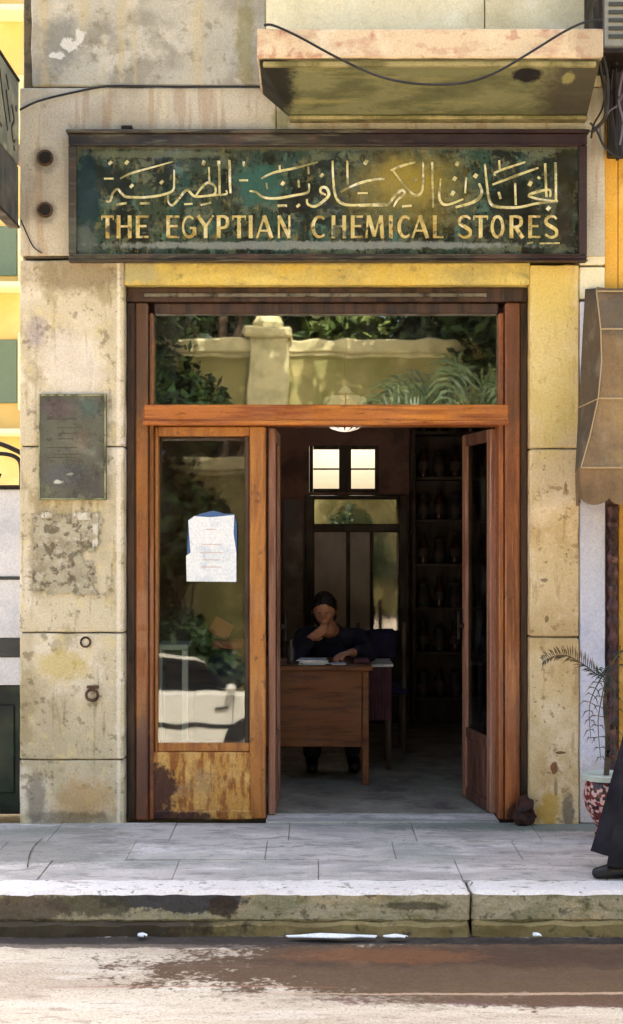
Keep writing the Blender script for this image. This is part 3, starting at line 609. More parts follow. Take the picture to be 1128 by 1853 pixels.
for a, b, mm in ((569, 627, 'glass_back'), (634, 670, 'glass_back'), (676, 723, 'glass_back2')):
    bm = NB(); box(bm, qx(a)+.002, qx(b)-.002, dy+.02, dy+.026, qz(1141), qz(963)); obj('lower_pane', bm, M[mm], bd)
bm = NB(); box(bm, qx(671), qx(675), dy+.01, dy+.045, qz(1142)+.001, qz(962)-.001, .002); obj('glazing_bar', bm, M['wood_dark'], bd)
bm = NB(); box(bm, qx(512), qx(548), dy+.01, dy+.05, .0, qz(902), .004); obj('grey_panel', bm, M['wall_in_grey'], bld)

# ------------------------------------------------------------ signboard
sy = -.075
sx0, sx1, sz0, sz1 = PX(124, sy), PX(1063, sy), PZ(469, sy), PZ(241, sy)
sign = thing('shop_signboard', 'long framed signboard over the doorway lettered THE EGYPTIAN CHEMICAL STORES with Arabic above', 'sign', ((sx0+sx1)/2, -.02, sz0))
bm = NB(); ix0, ix1, iz0, iz1 = PX(138, sy), PX(1048, sy), PZ(461, sy), PZ(262, sy)
box(bm, sx0, sx1, sy, -.004, iz1, sz1, .006); box(bm, sx0, sx1, sy, -.004, sz0, iz0, .006)
box(bm, sx0, ix0-.001, sy+.002, -.004, iz0+.001, iz1-.001, .004); box(bm, ix1+.001, sx1, sy+.002, -.004, iz0+.001, iz1-.001, .004)
box(bm, sx0-.012, sx1+.012, sy-.02, -.002, sz1-.001, sz1+.018, .005); box(bm, sx0-.004, sx1+.004, sy-.008, -.003, sz0-.010, sz0-.001, .004)
box(bm, ix0-.012, ix1+.012, sy-.008, sy+.03, iz1-.004, iz1+.008, .003); box(bm, ix0-.012, ix1+.012, sy-.008, sy+.03, iz0-.006, iz0+.004, .003)
obj('frame', bm, M['sign_frame'], sign)
pyy = sy+.03
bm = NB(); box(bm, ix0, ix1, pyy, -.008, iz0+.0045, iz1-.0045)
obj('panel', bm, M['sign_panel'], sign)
# English letters
def arc(cx, cy, rx, ry, a0, a1, n=18): return [(cx+rx*math.cos(R(a0+(a1-a0)*i/n)), cy+ry*math.sin(R(a0+(a1-a0)*i/n))) for i in range(n+1)]
TK, TN = .165, .09
SER = .035
GL = {
 'T': [([(0, .95), (1, .95)], TN, TN), ([(.5, 1), (.5, 0)], TK, TK), ([(.03, .98), (.03, .80)], .06, .04), ([(.97, .98), (.97, .80)], .06, .04)],
 'H': [([(.14, 0), (.14, 1)], TK, TK), ([(.86, 0), (.86, 1)], TK, TK), ([(.14, .52), (.86, .52)], TN, TN)],
 'E': [([(.16, 0), (.16, 1)], TK, TK), ([(.1, .95), (1, .95)], TN, TN), ([(.1, .53), (.85, .53)], TN, TN), ([(.1, .05), (1, .05)], TN, TN)],
 'G': [(arc(.52, .5, .42, .45, 48, 330), TN, TN, TK), ([(.9, .45), (.9, .12)], TK, TK), ([(.58, .45), (1.0, .45)], TN, TN)],
 'Y': [([(.05, 1), (.5, .5)], TK, TK), ([(.95, 1), (.5, .5)], TN, TN), ([(.5, .55), (.5, 0)], TK, TK)],
 'P': [([(.18, 0), (.18, 1)], TK, TK), (catmull([(.18, .95), (.6, .95), (.88, .86), (.92, .71), (.86, .55), (.6, .46), (.18, .46)], 4), TN, TK, TN)],
 'I': [([(.5, 0), (.5, 1)], TK, TK)],
 'A': [([(.5, 1), (.05, 0)], TN, TN), ([(.48, 1), (.93, 0)], TK, TK), ([(.2, .33), (.8, .33)], TN*.9, TN*.9)],
 'N': [([(.12, 0), (.12, 1)], TN, TN), ([(.12, .98), (.88, .02)], TK, TK), ([(.88, 0), (.88, 1)], TN, TN)],
 'C': [(arc(.55, .5, .45, .45, 48, 312), TN, TK, TN)],
 'M': [([(.06, 0), (.16, 1)], TN, TN), ([(.18, 1), (.5, .08)], TK, TK), ([(.5, .08), (.82, 1)], TN, TN), ([(.84, 1), (.92, 0)], TK, TK)],
 'L': [([(.2, 0), (.2, 1)], TK, TK), ([(.1, .05), (1, .05)], TN, TN)],
 'S': [(catmull([(.9, .84), (.68, .95), (.4, .95), (.15, .84), (.15, .66), (.38, .55), (.65, .45), (.88, .33), (.86, .13), (.6, .04), (.35, .05), (.08, .17)], 4), TN, TK, TN)],
 'O': [(arc(.5, .5, .42, .45, 90, 450, 26), TK*.8, TK*.8)],
 'R': [([(.18, 0), (.18, 1)], TK, TK), (catmull([(.18, .95), (.55, .95), (.82, .87), (.86, .73), (.8, .58), (.55, .5), (.18, .5)], 4), TN, TK, TN), ([(.45, .5), (.98, 0)], TK, TK)],
}
LY = pyy
ly_t, ly_b = PZ(390, LY), PZ(431, LY); LH = ly_t-ly_b
word = [('T',184,206),('H',211,239),('E',246,269),('E',301,325),('G',329,355),('Y',357,388),('P',392,414),('T',421,445),('I',448,460),('A',464,494),('N',502,527),
        ('C',564,591),('H',600,627),('E',635,657),('M',661,695),('I',702,713),('C',720,745),('A',745,776),('L',783,803),('S',828,854),('T',857,883),('O',889,912),('R',921,947),('E',956,978),('S',985,1010)]
for idx, (ch, a, b) in enumerate(word):
    bm = NB(); xa_, xb_ = PX(a, LY), PX(b, LY); w = xb_-xa_
    for k, st in enumerate(GL[ch]):
        pts = [(xa_+p[0]*w, ly_b+p[1]*LH) for p in st[0]]
        ribbon(bm, pts, [q*LH for q in st[1:]], LY, .004 + .0005*k)
    bmesh.ops.recalc_face_normals(bm, faces=bm.faces)
    lo = obj('letter', bm, M['gold'] if idx != 12 else M['gold_worn'], sign)
    if idx == 12: lo['label'] = 'worn letter H with faded gilding'
# Arabic line, stroke by stroke
def c1(u, v): return (170+u/4.03, 270+v/4.03)
def c2(u, v): return (400+u/3.76, 270+v/3.76)
def c3(u, v): return (650+u/2.892, 270+v/2.892)
AR = [
 (c1, 2, [(75,215),(145,215)]), (c1, 3, [(113,92),(127,108)]), (c1, 3, [(232,90),(250,104)]), (c1, 2, [(195,218),(210,205),(300,168),(420,135),(580,90)]),
 (c1, 2.6, [(90,380),(120,378),(140,320),(175,292),(205,325),(250,350),(400,350),(530,325),(580,295),(586,240),(586,150)]),
 (c1, 3, [(268,262),(284,276)]), (c1, 3, [(488,234),(504,248)]), (c1, 2.4, [(165,405),(240,393)]), (c1, 2.4, [(335,395),(405,395)]),
 (c1, 2.6, [(540,335),(545,385),(575,410),(630,350),(680,298),(740,345),(860,336),(965,328),(965,300)]), (c1, 2.4, [(745,340),(780,290),(830,245),(880,268),(888,315),(860,336)]),
 (c1, 2.4, [(915,85),(918,330)]), (c1, 2.4, [(988,80),(993,295)]), (c1, 3.4, [(790,96),(814,104)]), (c1, 2, [(840,130),(845,250)]), (c1, 2, [(660,402),(720,398)]), (c1, 2, [(780,408),(855,390)]), (c1, 2, [(905,85),(908,120)]),
 (c2, 2.4, [(60,80),(65,300)]), (c2, 2, [(125,212),(185,212)]), (c2, 2.6, [(155,85),(157,115)]), (c2, 2.4, [(275,200),(360,160),(500,130),(660,88)]),
 (c2, 2.6, [(195,285),(240,292),(290,328),(380,335),(500,315),(585,298),(600,270),(600,235)]), (c2, 3, [(412,228),(430,240)]), (c2, 2.4, [(528,210),(532,260)]), (c2, 2.6, [(385,385),(450,385)]), (c2, 3, [(520,378),(532,392)]),
 (c2, 3, [(585,340),(592,375),(640,390),(700,352),(735,310),(718,265),(685,262),(678,292),(715,312)]), (c2, 2.2, [(400,110),(403,160)]), (c2, 2.2, [(595,120),(597,170)]), (c2, 2, [(310,230),(316,270)]),
 (c2, 2.8, [(760,80),(765,210),(785,330),(850,378),(1000,378),(1125,370)]), (c2, 2.4, [(860,80),(862,240)]), (c2, 2.6, [(815,292),(920,240),(1020,212),(1110,200)]), (c2, 3.4, [(976,84),(996,96)]), (c2, 3, [(680,172),(694,186)]), (c2, 2, [(930,300),(1000,300)]),
 (c3, 2.8, [(0,297),(90,295),(150,290),(190,240),(225,215),(240,236),(205,262),(180,302)]), (c3, 2.2, [(80,160),(135,155)]), (c3, 2.6, [(165,112),(225,88),(295,68)]), (c3, 2.6, [(178,112),(235,190),(290,240),(325,228),(335,180),(335,68)]),
 (c3, 2.4, [(382,68),(388,305)]), (c3, 2.6, [(428,155),(420,255),(455,292),(545,262)]), (c3, 3, [(506,72),(522,80)]), (c3, 3, [(492,150),(508,160)]), (c3, 3.4, [(482,226),(498,236)]), (c3, 3, [(288,155),(302,165)]), (c3, 3, [(602,134),(618,146)]),
 (c3, 3.2, [(505,305),(600,276),(642,232),(628,180)]), (c3, 2.8, [(658,78),(668,180),(680,262),(712,300),(830,305),(930,285),(1040,272)]), (c3, 2.4, [(712,140),(722,118),(870,68)]), (c3, 2.6, [(698,186),(820,140),(938,98)]), (c3, 2.2, [(733,60),(736,110)]), (c3, 2.4, [(816,180),(820,292)]),
 (c3, 2.6, [(1000,250),(996,214),(940,222),(888,244),(960,266),(1040,272)]), (c3, 2.6, [(973,75),(980,250)]), (c3, 2.6, [(1028,70),(1030,272)]), (c3, 3.4, [(886,176),(904,186)]), (c3, 2.6, [(934,146),(948,156)]), (c3, 2.6, [(730,225),(740,260)]), (c3, 3, [(984,304),(998,316)]), (c3, 2, [(560,150),(555,230)]), (c3, 2.4, [(225,300),(275,296)]),
 (c3, 1.6, [(880,494),(910,488)]), (c3, 1.6, [(945,494),(1050,492)]),
]
pxm = (LY-CY)/F
for k, (fn, w, pts) in enumerate(AR):
    bm = NB(); q = [fn(*p) for p in pts]; q = [(PX(a, LY), PZ(b, LY)) for a, b in q]
    q2 = catmull([(a, b, 0) for a, b in q], 6) if len(q) > 2 else [(a, b, 0) for a, b in q]
    W_ = w*pxm*1.6
    if len(q2) == 2 and w >= 3:
        W_ *= 1.6
    ribbon(bm, [(a[0], a[1]) for a in q2], (W_*.75, W_*1.15, W_*.7) if len(q2) > 2 else (W_, W_), LY, .003 + .00007*k)
    bmesh.ops.recalc_face_normals(bm, faces=bm.faces)
    obj('arabic_stroke', bm, M['gilt_pale'], sign)

# ------------------------------------------------------------ wall things
# plaque
py_ = -.03
pl = thing('wall_plaque', 'dark grey-green metal plaque with a pale rim on the left pier', 'plaque', (PX(131), -.01, PZ(905)))
a0, a1, b0, b1 = PX(70, py_), PX(193, py_), PZ(905, py_), PZ(713, py_)
bm = NB(); box(bm, a0, a1, py_, -.002, b0, b1, .004); obj('board', bm, M['plaque'], pl)
bm = NB(); e = .012
box(bm, a0+e, a1-e, py_-.008, py_-.001, b1-e*.9, b1-e*.2, .002); box(bm, a0+e, a1-e, py_-.008, py_-.001, b0+e*.2, b0+e*.9, .002)
box(bm, a1-e*.9, a1-e*.2, py_-.009, py_-.001, b0+e*.2, b1-e*.2, .002); box(bm, a0+e*.2, a0+e*.7, py_-.006, py_-.001, b0+e*.2, b1-e*.2, .002)
obj('rim', bm, M['plaque_edge'], pl)
for k, (a, b, yy) in enumerate(((86, 140, 758), (104, 150, 774), (106, 138, 784), (104, 134, 794), (86, 140, 810), (96, 148, 822), (84, 136, 828))):
    bm = NB(); ribbon(bm, [(PX(a, py_), PZ(yy, py_)), (PX(b, py_), PZ(yy, py_))], (.004, .004), py_, .0012); obj('worn_line', bm, M['lettering_dark'], pl)
# torn poster remains
bm = NB(); random.seed(21)
def torn(cx, cz, w, h, y, seed, mi=0):
    n = 64; vs = []
    for k in range(n):
        a = 2*math.pi*k/n; c, s_ = math.cos(a), math.sin(a); q = 1/max(abs(c), abs(s_))
        rr = q*(1 + .16*mnoise.noise(Vector((c*3+seed, s_*3, seed))) + .22*mnoise.noise(Vector((c*9+seed, s_*9, 2))) + .1*mnoise.noise(Vector((c*23+seed, s_*23, 2))))
        vs.append(bm.verts.new((cx+w*c*rr, y + .002*mnoise.noise(Vector((a, seed, 0))), cz+h*s_*rr)))
    f = bm.faces.new(vs); f.material_index = mi
    g = bmesh.ops.extrude_face_region(bm, geom=[f]); bmesh.ops.translate(bm, verts=[q for q in g['geom'] if isinstance(q, bmesh.types.BMVert)], vec=(0, .0025, 0))
sx = PX(118); sz = PZ(1000)
torn(PX(121), PZ(965), .175, .10, -.009, 1); torn(PX(108), PZ(985), .135, .10, -.011, 2); torn(PX(116), PZ(1045), .165, .09, -.0095, 3)
torn(PX(173), PZ(958), .014, .09, -.0132, 4, 1); torn(PX(86), PZ(932), .03, .016, -.0135, 5, 1); torn(PX(148), PZ(934), .05, .02, -.0136, 8, 1); torn(PX(70), PZ(1050), .03, .05, -.0128, 6)
bmesh.ops.recalc_face_normals(bm, faces=bm.faces)
tag(obj('torn_poster', bm, [M['scrap'], M['scrap_pale']]), 'torn layered remains of paper posters pasted below the plaque on the left pier', 'poster')
# ring with bracket, plugged hole
rg = thing('iron_ring', 'small dark iron ring with a bracket fixed low on the left pier', 'ring', (PX(167), -.02, PZ(1262)))
bm = NB(); cx, cz = P(167, 1258, -.02); tube(bm, [(cx+.032*math.cos(a*math.pi/12), -.022-.006*math.sin(a*math.pi/12), cz+.030*math.sin(a*math.pi/12)) for a in range(25)], .008, 8, caps=False); obj('ring', bm, M['rust'], rg, True)
bm = NB(); box(bm, cx-.03, cx+.035, -.022, -.002, cz+.036, cz+.052, .003); box(bm, cx-.004, cx+.01, -.03, -.002, cz+.02, cz+.04, .003); obj('bracket', bm, M['rust'], rg)
def wall_hole(px, py, r, label):
    x, z = P(px, py, -.005); bm = NB()
    tube(bm, [(x, -.012, z), (x, .0, z)], r, 18); tube(bm, [(x, -.0125, z), (x, -.016, z)], r*.72, 18, mi=1)
    tag(obj('wall_socket', bm, [M['rust'], M['dark_hole']]), label, 'socket')
x, z = P(155, 1162, -.005)
bm = NB(); tube(bm, [(x+.026*math.cos(a*math.pi/10), -.004, z+.026*math.sin(a*math.pi/10)) for a in range(21)], .006, 6, caps=False); tag(obj('rusty_collar', bm, M['rust'], smooth=True), 'round rusty collar in the left pier just below its lower joint', 'collar')
wall_hole(82, 286, .045, 'upper round dark socket in the wall left of the signboard')
wall_hole(82, 380, .043, 'lower round dark socket in the wall left of the signboard')
# notice in the window
nt = thing('window_notice', 'white sheet with faint lines on blue backing stuck in the left window', 'notice', (PX(384, .13), .13, PZ(1050, .13)))
ny = .128
bm = NB(); torn_b = bm
def qpoly(bm, pts, y, th=.0015):
    V = [bm.verts.new((PX(a, y), y, PZ(b, y))) for a, b in pts]; f = bm.faces.new(V)
    g = bmesh.ops.extrude_face_region(bm, geom=[f]); bmesh.ops.translate(bm, verts=[q for q in g['geom'] if isinstance(q, bmesh.types.BMVert)], vec=(0, th, 0)); bmesh.ops.recalc_face_normals(bm, faces=bm.faces)
qpoly(bm, [(341, 940), (350, 936), (362, 930), (386, 924), (408, 930), (424, 930), (429, 948), (429, 1000), (424, 1030), (338, 1030)], ny-.0)
obj('backing', bm, M['paper_blue'], nt)
bm = NB(); qpoly(bm, [(341, 942), (352, 934), (380, 936), (424, 932), (423, 966), (428, 1000), (428, 1053), (338, 1052), (337, 1006), (345, 1000)], ny-.003)
obj('sheet', bm, M['paper'], nt)
for i, (a, b, c) in enumerate(((372, 392, 958), (366, 400, 985), (362, 404, 1000), (366, 398, 1013), (364, 402, 1026))):
    bm = NB(); ribbon(bm, [(PX(a, ny), PZ(c, ny)), (PX(b, ny), PZ(c, ny))], (.005, .004), ny-.0035, .0008)
    obj('faint_line', bm, M['ink'], nt)

# cables
def cable(name, pts, r, m, label, cat='cable', group=None):
    bm = NB(); tube(bm, catmull(pts, 8), r, 6); tag(obj(name, bm, m, smooth=True), label, cat, group)
def pp(px, py, y): x, z = P(px, py, y); return (x, y, z)
cable('cable', [pp(36, 199, -.02), pp(70, 183, -.02), pp(130, 168, -.015), pp(200, 156, -.012), pp(300, 157, -.012), pp(480, 157, -.012), pp(500, 158, -.01)], .006, M['cable'], 'black cable rising from the left corner and running along the joint above the sign')
cable('cable', [pp(478, 46, -.63), pp(495, 46, -.63), pp(540, 66, -.64), pp(610, 104, -.65), pp(680, 136, -.66), pp(740, 150, -.66), pp(800, 153, -.66), pp(850, 148, -.66), pp(900, 130, -.66), pp(960, 95, -.65), pp(1020, 58, -.64), pp(1060, 40, -.64), pp(1090, 36, -.64)], .0065, M['cable'], 'thick black cable drooping in a long curve across the canopy front')
cable('cable', [pp(38, 398, -.02), pp(52, 430, -.01), pp(62, 448, -.012), pp(76, 458, -.01)], .004, M['cable'], 'thin dark wire end curling on the wall below the lower socket')
bm = NB(); box(bm, PX(222), PX(242), -.06, .0, PZ(240)+.004, PZ(232), .004)
tag(obj('sign_bracket', bm, M['iron']), 'small dark metal bracket on top of the signboard near its left end', 'bracket')

# ------------------------------------------------------------ right neighbour: white pilaster, carved post, ochre wall, awning
nb = thing('neighbour_building', 'neighbouring shop on the right with white pilaster and ochre wall under a brown awning', 'building', (2.0, .1, 0))
bm = NB(); rough_box(bm, XR+.006, PX(1096), .004, .30, .0, PZ(545), .006, .002, .08); obj('pilaster', bm, M['white_paint'], nb)
bm = NB(); box(bm, PX(1123), 9, .05, .30, .0, 4.1, .004); box(bm, PX(1098), PX(1123)-.002, .055, .30, PZ(530), 4.1, .004); obj('wall', bm, M['ochre_wall'], nb)
bm = NB(); box(bm, PX(1097), 9, .0, .30, 4.105, 7.5, .004); obj('upper_wall', bm, M['stone_upper'], nb)  # unseen length to the right added to block the sun
bm = NB(); xm = (PX(1100)+PX(1120))/2
prof = []; z = 0.0
while z < PZ(915):
    prof.append((.027+.007*math.sin(z*70)+.004*math.sin(z*23), z)); z += .012
lathe(bm, prof, (xm, .02, 0), 12); box(bm, PX(1098), PX(1121), .03, .06, 0, 2.85, .003); obj('carved_post', bm, M['carved'], nb, True)

# awning
aw = thing('awning', 'brown and tan striped canvas awning with scalloped valance over the neighbouring shop', 'awning', (2.2, -.2, 2.4))
prof = [(-.03, 2.93, 1.56), (-.10, 2.90, 1.545), (-.17, 2.82, 1.54), (-.22, 2.68, 1.545), (-.27, 2.50, 1.54), (-.33, 2.30, 1.51), (-.39, 2.10, 1.455), (-.46, 1.93, 1.395)]
XE = 3.6
bm = NB(); rows = []
nxs = 40
for (y, z, xl) in prof:
    rows.append([bm.verts.new((xl + (XE-xl)*i/nxs, y + .012*math.sin(i*1.1) + .02*mnoise.noise(Vector((i*.35, z*5, 0))), z + .008*mnoise.noise(Vector((i*.5, z*7, 3))))) for i in range(nxs+1)])
for a, b in zip(rows[:-1], rows[1:]):
    for i in range(nxs): bm.faces.new((a[i], b[i], b[i+1], a[i+1]))
g = bmesh.ops.extrude_face_region(bm, geom=list(bm.faces)); bmesh.ops.translate(bm, verts=[q for q in g['geom'] if isinstance(q, bmesh.types.BMVert)], vec=(0, .006, -.004))
obj('canvas', bm, M['awning'], aw, True)
bm = NB()                                 # left side panel, from the front edge back to the wall
A = [bm.verts.new((xl-.001, y, z)) for (y, z, xl) in prof]; B = [bm.verts.new((1.50 - .055*(2.93-z), .0-.002, z)) for (y, z, xl) in prof]
for i in range(len(A)-1): bm.faces.new((A[i], A[i+1], B[i+1], B[i]))
g = bmesh.ops.extrude_face_region(bm, geom=list(bm.faces)); bmesh.ops.translate(bm, verts=[q for q in g['geom'] if isinstance(q, bmesh.types.BMVert)], vec=(.006, 0, 0))
obj('side_panel', bm, M['awning_side'], aw, True)
bm = NB(); yv, xv = -.462, 1.385            # scalloped valance front and side
def scal(path, z1, depth, n):
    top = []; bot = []
    for i in range(n+1):
        t_ = i/n; p = path(t_); top.append(bm.verts.new((p[0], p[1], z1))); bot.append(bm.verts.new((p[0]+.004*math.sin(i), p[1]-.012+.008*math.sin(i*.9), z1-depth-.035*abs(math.sin(t_*n/8*math.pi))**.7)))
    for i in range(n): bm.faces.new((top[i], bot[i], bot[i+1], top[i+1]))
scal(lambda t_: (xv+(XE-xv)*t_, yv, 0), 1.932, .16, 120)
scal(lambda t_: (1.445+(xv-1.445)*t_, -.004+(yv+.004)*t_, 0), 1.932, .16, 26)
g = bmesh.ops.extrude_face_region(bm, geom=list(bm.faces)); bmesh.ops.translate(bm, verts=[q for q in g['geom'] if isinstance(q, bmesh.types.BMVert)], vec=(.002, .005, 0))
obj('valance', bm, M['awning'], aw, True)
bm = NB()
for k in (1, 3, 5, 7):
    y, z, xl = prof[k]; tube(bm, [(B_x, y-.008, z) for B_x in (xl, xl+.5, xl+1.2, XE)], .005, 6)
for k in (5, 7):
    y, z, xl = prof[k]; tube(bm, [(1.50 - .055*(2.93-z), -.01, z-.02), (xl, y-.004, z)], .004, 6)
tube(bm, [(xl-.003, y-.004, z) for (y, z, xl) in prof], .004, 6)
obj('piping', bm, M['piping'], aw, True)

# air conditioner + cable bundle
ac = thing('air_conditioner', 'dusty grey air conditioning unit at the top right corner', 'air conditioner', (PX(1150, -.3), -.1, PZ(88, -.4)))
ax0 = PX(1091, -.38); bm = NB(); box(bm, ax0, ax0+.8, -.38, -.02, PZ(86, -.38), PZ(86, -.38)+.55, .01); obj('casing', bm, M['ac'], ac)
bm = NB()
for k in range(12): box(bm, ax0+.03, ax0+.77, -.392, -.381, PZ(70, -.38)+k*.042, PZ(70, -.38)+k*.042+.02, .002)
obj('grille', bm, M['ac_dark'], ac)
bm = NB(); box(bm, ax0-.028, ax0-.004, -.40, -.01, PZ(98, -.38), PZ(98, -.38)+.7, .004); box(bm, ax0-.026, ax0+.82, -.40, -.02, PZ(98, -.38), PZ(88, -.38)-.004, .003); obj('bracket', bm, M['iron'], ac)
jb = thing('junction_box', 'dark grimy junction box behind hanging cables at the upper right', 'electrical box', (PX(1115), 0, PZ(285)))
bm = NB(); box(bm, PX(1098), PX(1098)+.30, -.07, -.0, PZ(288), PZ(98), .006); obj('box', bm, M['iron'], jb)
bm = NB(); box(bm, PX(1098)+.03, PX(1098)+.27, -.082, -.0705, PZ(275), PZ(110), .004); obj('door', bm, surf('grimy_box_door', (46, 34, 40), [((26, 20, 24), 6, .45, .6)], rough=.6), jb)
random.seed(5)
cb_m = [M['cable'], M['cable'], M['cable'], M['cable_grey'], M['cable']]
lbl = ['thick black cable hanging from the air conditioner bracket', 'thin black cable looping beside the canopy end', 'black cable passing behind the grey one', 'grey cable curving past the canopy corner', 'black cable strand nearest the canopy', 'slack black wire crossing the junction box', 'black wire tangled at the canopy corner', 'outer grey wire at the right picture edge']
paths = [
 [(1080, 0), (1082, 40), (1090, 90), (1100, 150), (1096, 210), (1070, 240)],
 [(1090, 60), (1100, 120), (1092, 190), (1075, 225), (1070, 250)],
 [(1098, 50), (1108, 110), (1104, 180), (1112, 240), (1118, 290)],
 [(1127, 170), (1118, 190), (1104, 200), (1096, 214), (1086, 225), (1088, 255)],
 [(1076, 10), (1080, 60), (1086, 120), (1094, 160), (1098, 215)],
 [(1128, 80), (1118, 90), (1114, 140), (1122, 200), (1126, 280)],
 [(1068, 222), (1080, 236), (1092, 262), (1110, 280), (1128, 284)],
 [(1128, 128), (1120, 180), (1128, 220), (1122, 262)]]
for i, p in enumerate(paths):
    yy = -.42 + .02*i if i in (0, 4) else -.14-.02*i
    cable('hanging_cable', [pp(a, b, yy*(1-.5*k/len(p)) if i in (0, 4) else yy) for k, (a, b) in enumerate(p)], .010 if i in (0, 2, 4, 5) else .006, M['cable_grey'] if i in (3, 7) else M['cable'], lbl[i], 'cable', 'cables hanging at the upper right')

# potted plant
ppx = PX(1097, -.36)
pot = thing('potted_plant', 'red mosaic pot with dry drooping palm fronds before the white pilaster', 'plant', (ppx, -.36, 0))
bm = NB(); lathe(bm, [(.05, .0), (.062, .02), (.05, .05), (.07, .09), (.108, .16), (.118, .22), (.108, .28), (.10, .30)], (ppx, -.36, 0), 32); obj('pot', bm, M['pot'], pot, True)
bm = NB(); lathe(bm, [(.10, .301), (.125, .305), (.128, .33), (.115, .335), (.10, .325)], (ppx, -.36, 0), 32); obj('rim', bm, M['cab_white'], pot, True)
bm = NB(); random.seed(11)
tube(bm, catmull([(ppx, -.36, .3), (ppx+.01, -.36, .5), (ppx-.005, -.355, .7), (ppx+.005, -.36, .86)], 5), .016, 8, r1=.009); obj('stem', bm, M['bark'], pot, True)
def frond(bm, pts, ll, seed, w=.006, droop=.6, step=1):
    rnd = random.Random(seed); c = catmull(pts, 8); tube(bm, c, .005, 5, r1=.0015)
    for i in range(3, len(c)-1, step):
        p = Vector(c[i]); t_ = (Vector(c[i+1])-Vector(c[i-1])).normalized()
        for s in (-1, 1):
            L = ll*(.5+.5*math.sin(math.pi*i/len(c)))*rnd.uniform(.7, 1.2)
            side = t_.cross(Vector((0, 1, .3))).normalized()*s
            d = (t_*.6 + side*.9 + Vector((0, rnd.uniform(-.5, .5), rnd.uniform(-.3, .4)))).normalized()
            e = p + d*L + Vector((0, 0, -droop*L*.4)); mdl = p + d*L*.5 + Vector((0, 0, .01)); n = d.cross(Vector((0, 1, 0))); n = n.normalized()*w if n.length > .01 else Vector((w, 0, 0))
            a = bm.verts.new(p-n*.4); b = bm.verts.new(p+n*.4); m1 = bm.verts.new(mdl+n); m2 = bm.verts.new(mdl-n); q = bm.verts.new(e)
            bm.faces.new((a, b, m1, m2)); bm.faces.new((m2, m1, q))
T = Vector((ppx+.003, -.36, .86))
fr = [[pp(1100, 1205, -.36), pp(1085, 1222, -.37), pp(1060, 1205, -.38), pp(1030, 1188, -.39), pp(1005, 1187, -.40), pp(982, 1198, -.41)],
      [T[:], (T.x+.08, -.38, .98), (T.x+.18, -.42, .98), (T.x+.28, -.46, .88)],
      [T[:], (T.x-.02, -.40, .80), (T.x-.06, -.44, .62), (T.x-.05, -.46, .42)],
      [T[:], (T.x+.03, -.40, .80), (T.x+.02, -.46, .6), (T.x+.02, -.48, .40)],
      [T[:], (T.x-.03, -.33, .82), (T.x-.08, -.31, .68), (T.x-.07, -.30, .5)],
      [T[:], (T.x+.10, -.34, .90), (T.x+.16, -.32, .76), (T.x+.18, -.30, .6)]]
for k, pth in enumerate(fr):
    bm = NB(); frond(bm, pth, .06, k, .0035, -.5 if k == 0 else .6, 1 if k == 0 else 2); obj('frond', bm, M['frond'], pot)
# brownish lump of rotted wood at the foot of the right frame
bm = NB(); x, z = P(945, 1475, -.03); ell(bm, (x+.005, -.045, .06), (.055, .045, .085), 4)
for v in bm.verts: v.co += mnoise.noise_vector(v.co*14)*.04 + mnoise.noise_vector(v.co*45)*.012; v.co.z = max(v.co.z, .003)
tag(obj('rotted_lump', bm, surf('dark_rotted_wood', (62, 36, 26), [((36, 22, 20), 12, .45, .6)], rough=.9, bump=.6), smooth=True), 'dark brown lump of rag at the foot of the right door frame', 'rotwood')

# ------------------------------------------------------------ people
def limb(bm, p0, r0, p1, r1, n=16):
    p0, p1 = Vector(p0), Vector(p1); pts = []; rs = []
    d = (p1-p0); L = d.length; d.normalize()
    for k in range(5): a = math.pi/2*(1-k/4); pts.append(p0-d*r0*math.sin(a)*.98); rs.append(max(.001, r0*math.cos(a)))
    for k in range(5): a = math.pi/2*k/4; pts.append(p1+d*r1*math.sin(a)*.98); rs.append(max(.001, r1*math.cos(a)))
    tube(bm, pts, rs, n)
def chain(bm, pts, rs):
    for i in range(len(pts)-1): limb(bm, pts[i], rs[i], pts[i+1], rs[i+1])
def fuse(bm, vox=.007, it=4):
    me = bpy.data.meshes.new('f'); bm.to_mesh(me); bm.free(); o = bpy.data.objects.new('f', me); COL.objects.link(o)
    r = o.modifiers.new('r', 'REMESH'); r.mode = 'VOXEL'; r.voxel_size = vox
    s = o.modifiers.new('s', 'SMOOTH'); s.factor = .5; s.iterations = it
    dg = bpy.context.evaluated_depsgraph_get(); dg.update(); me2 = bpy.data.meshes.new_from_object(o.evaluated_get(dg))
    b = bmesh.new(); b.from_mesh(me2); bpy.data.objects.remove(o); bpy.data.meshes.remove(me); bpy.data.meshes.remove(me2); return b
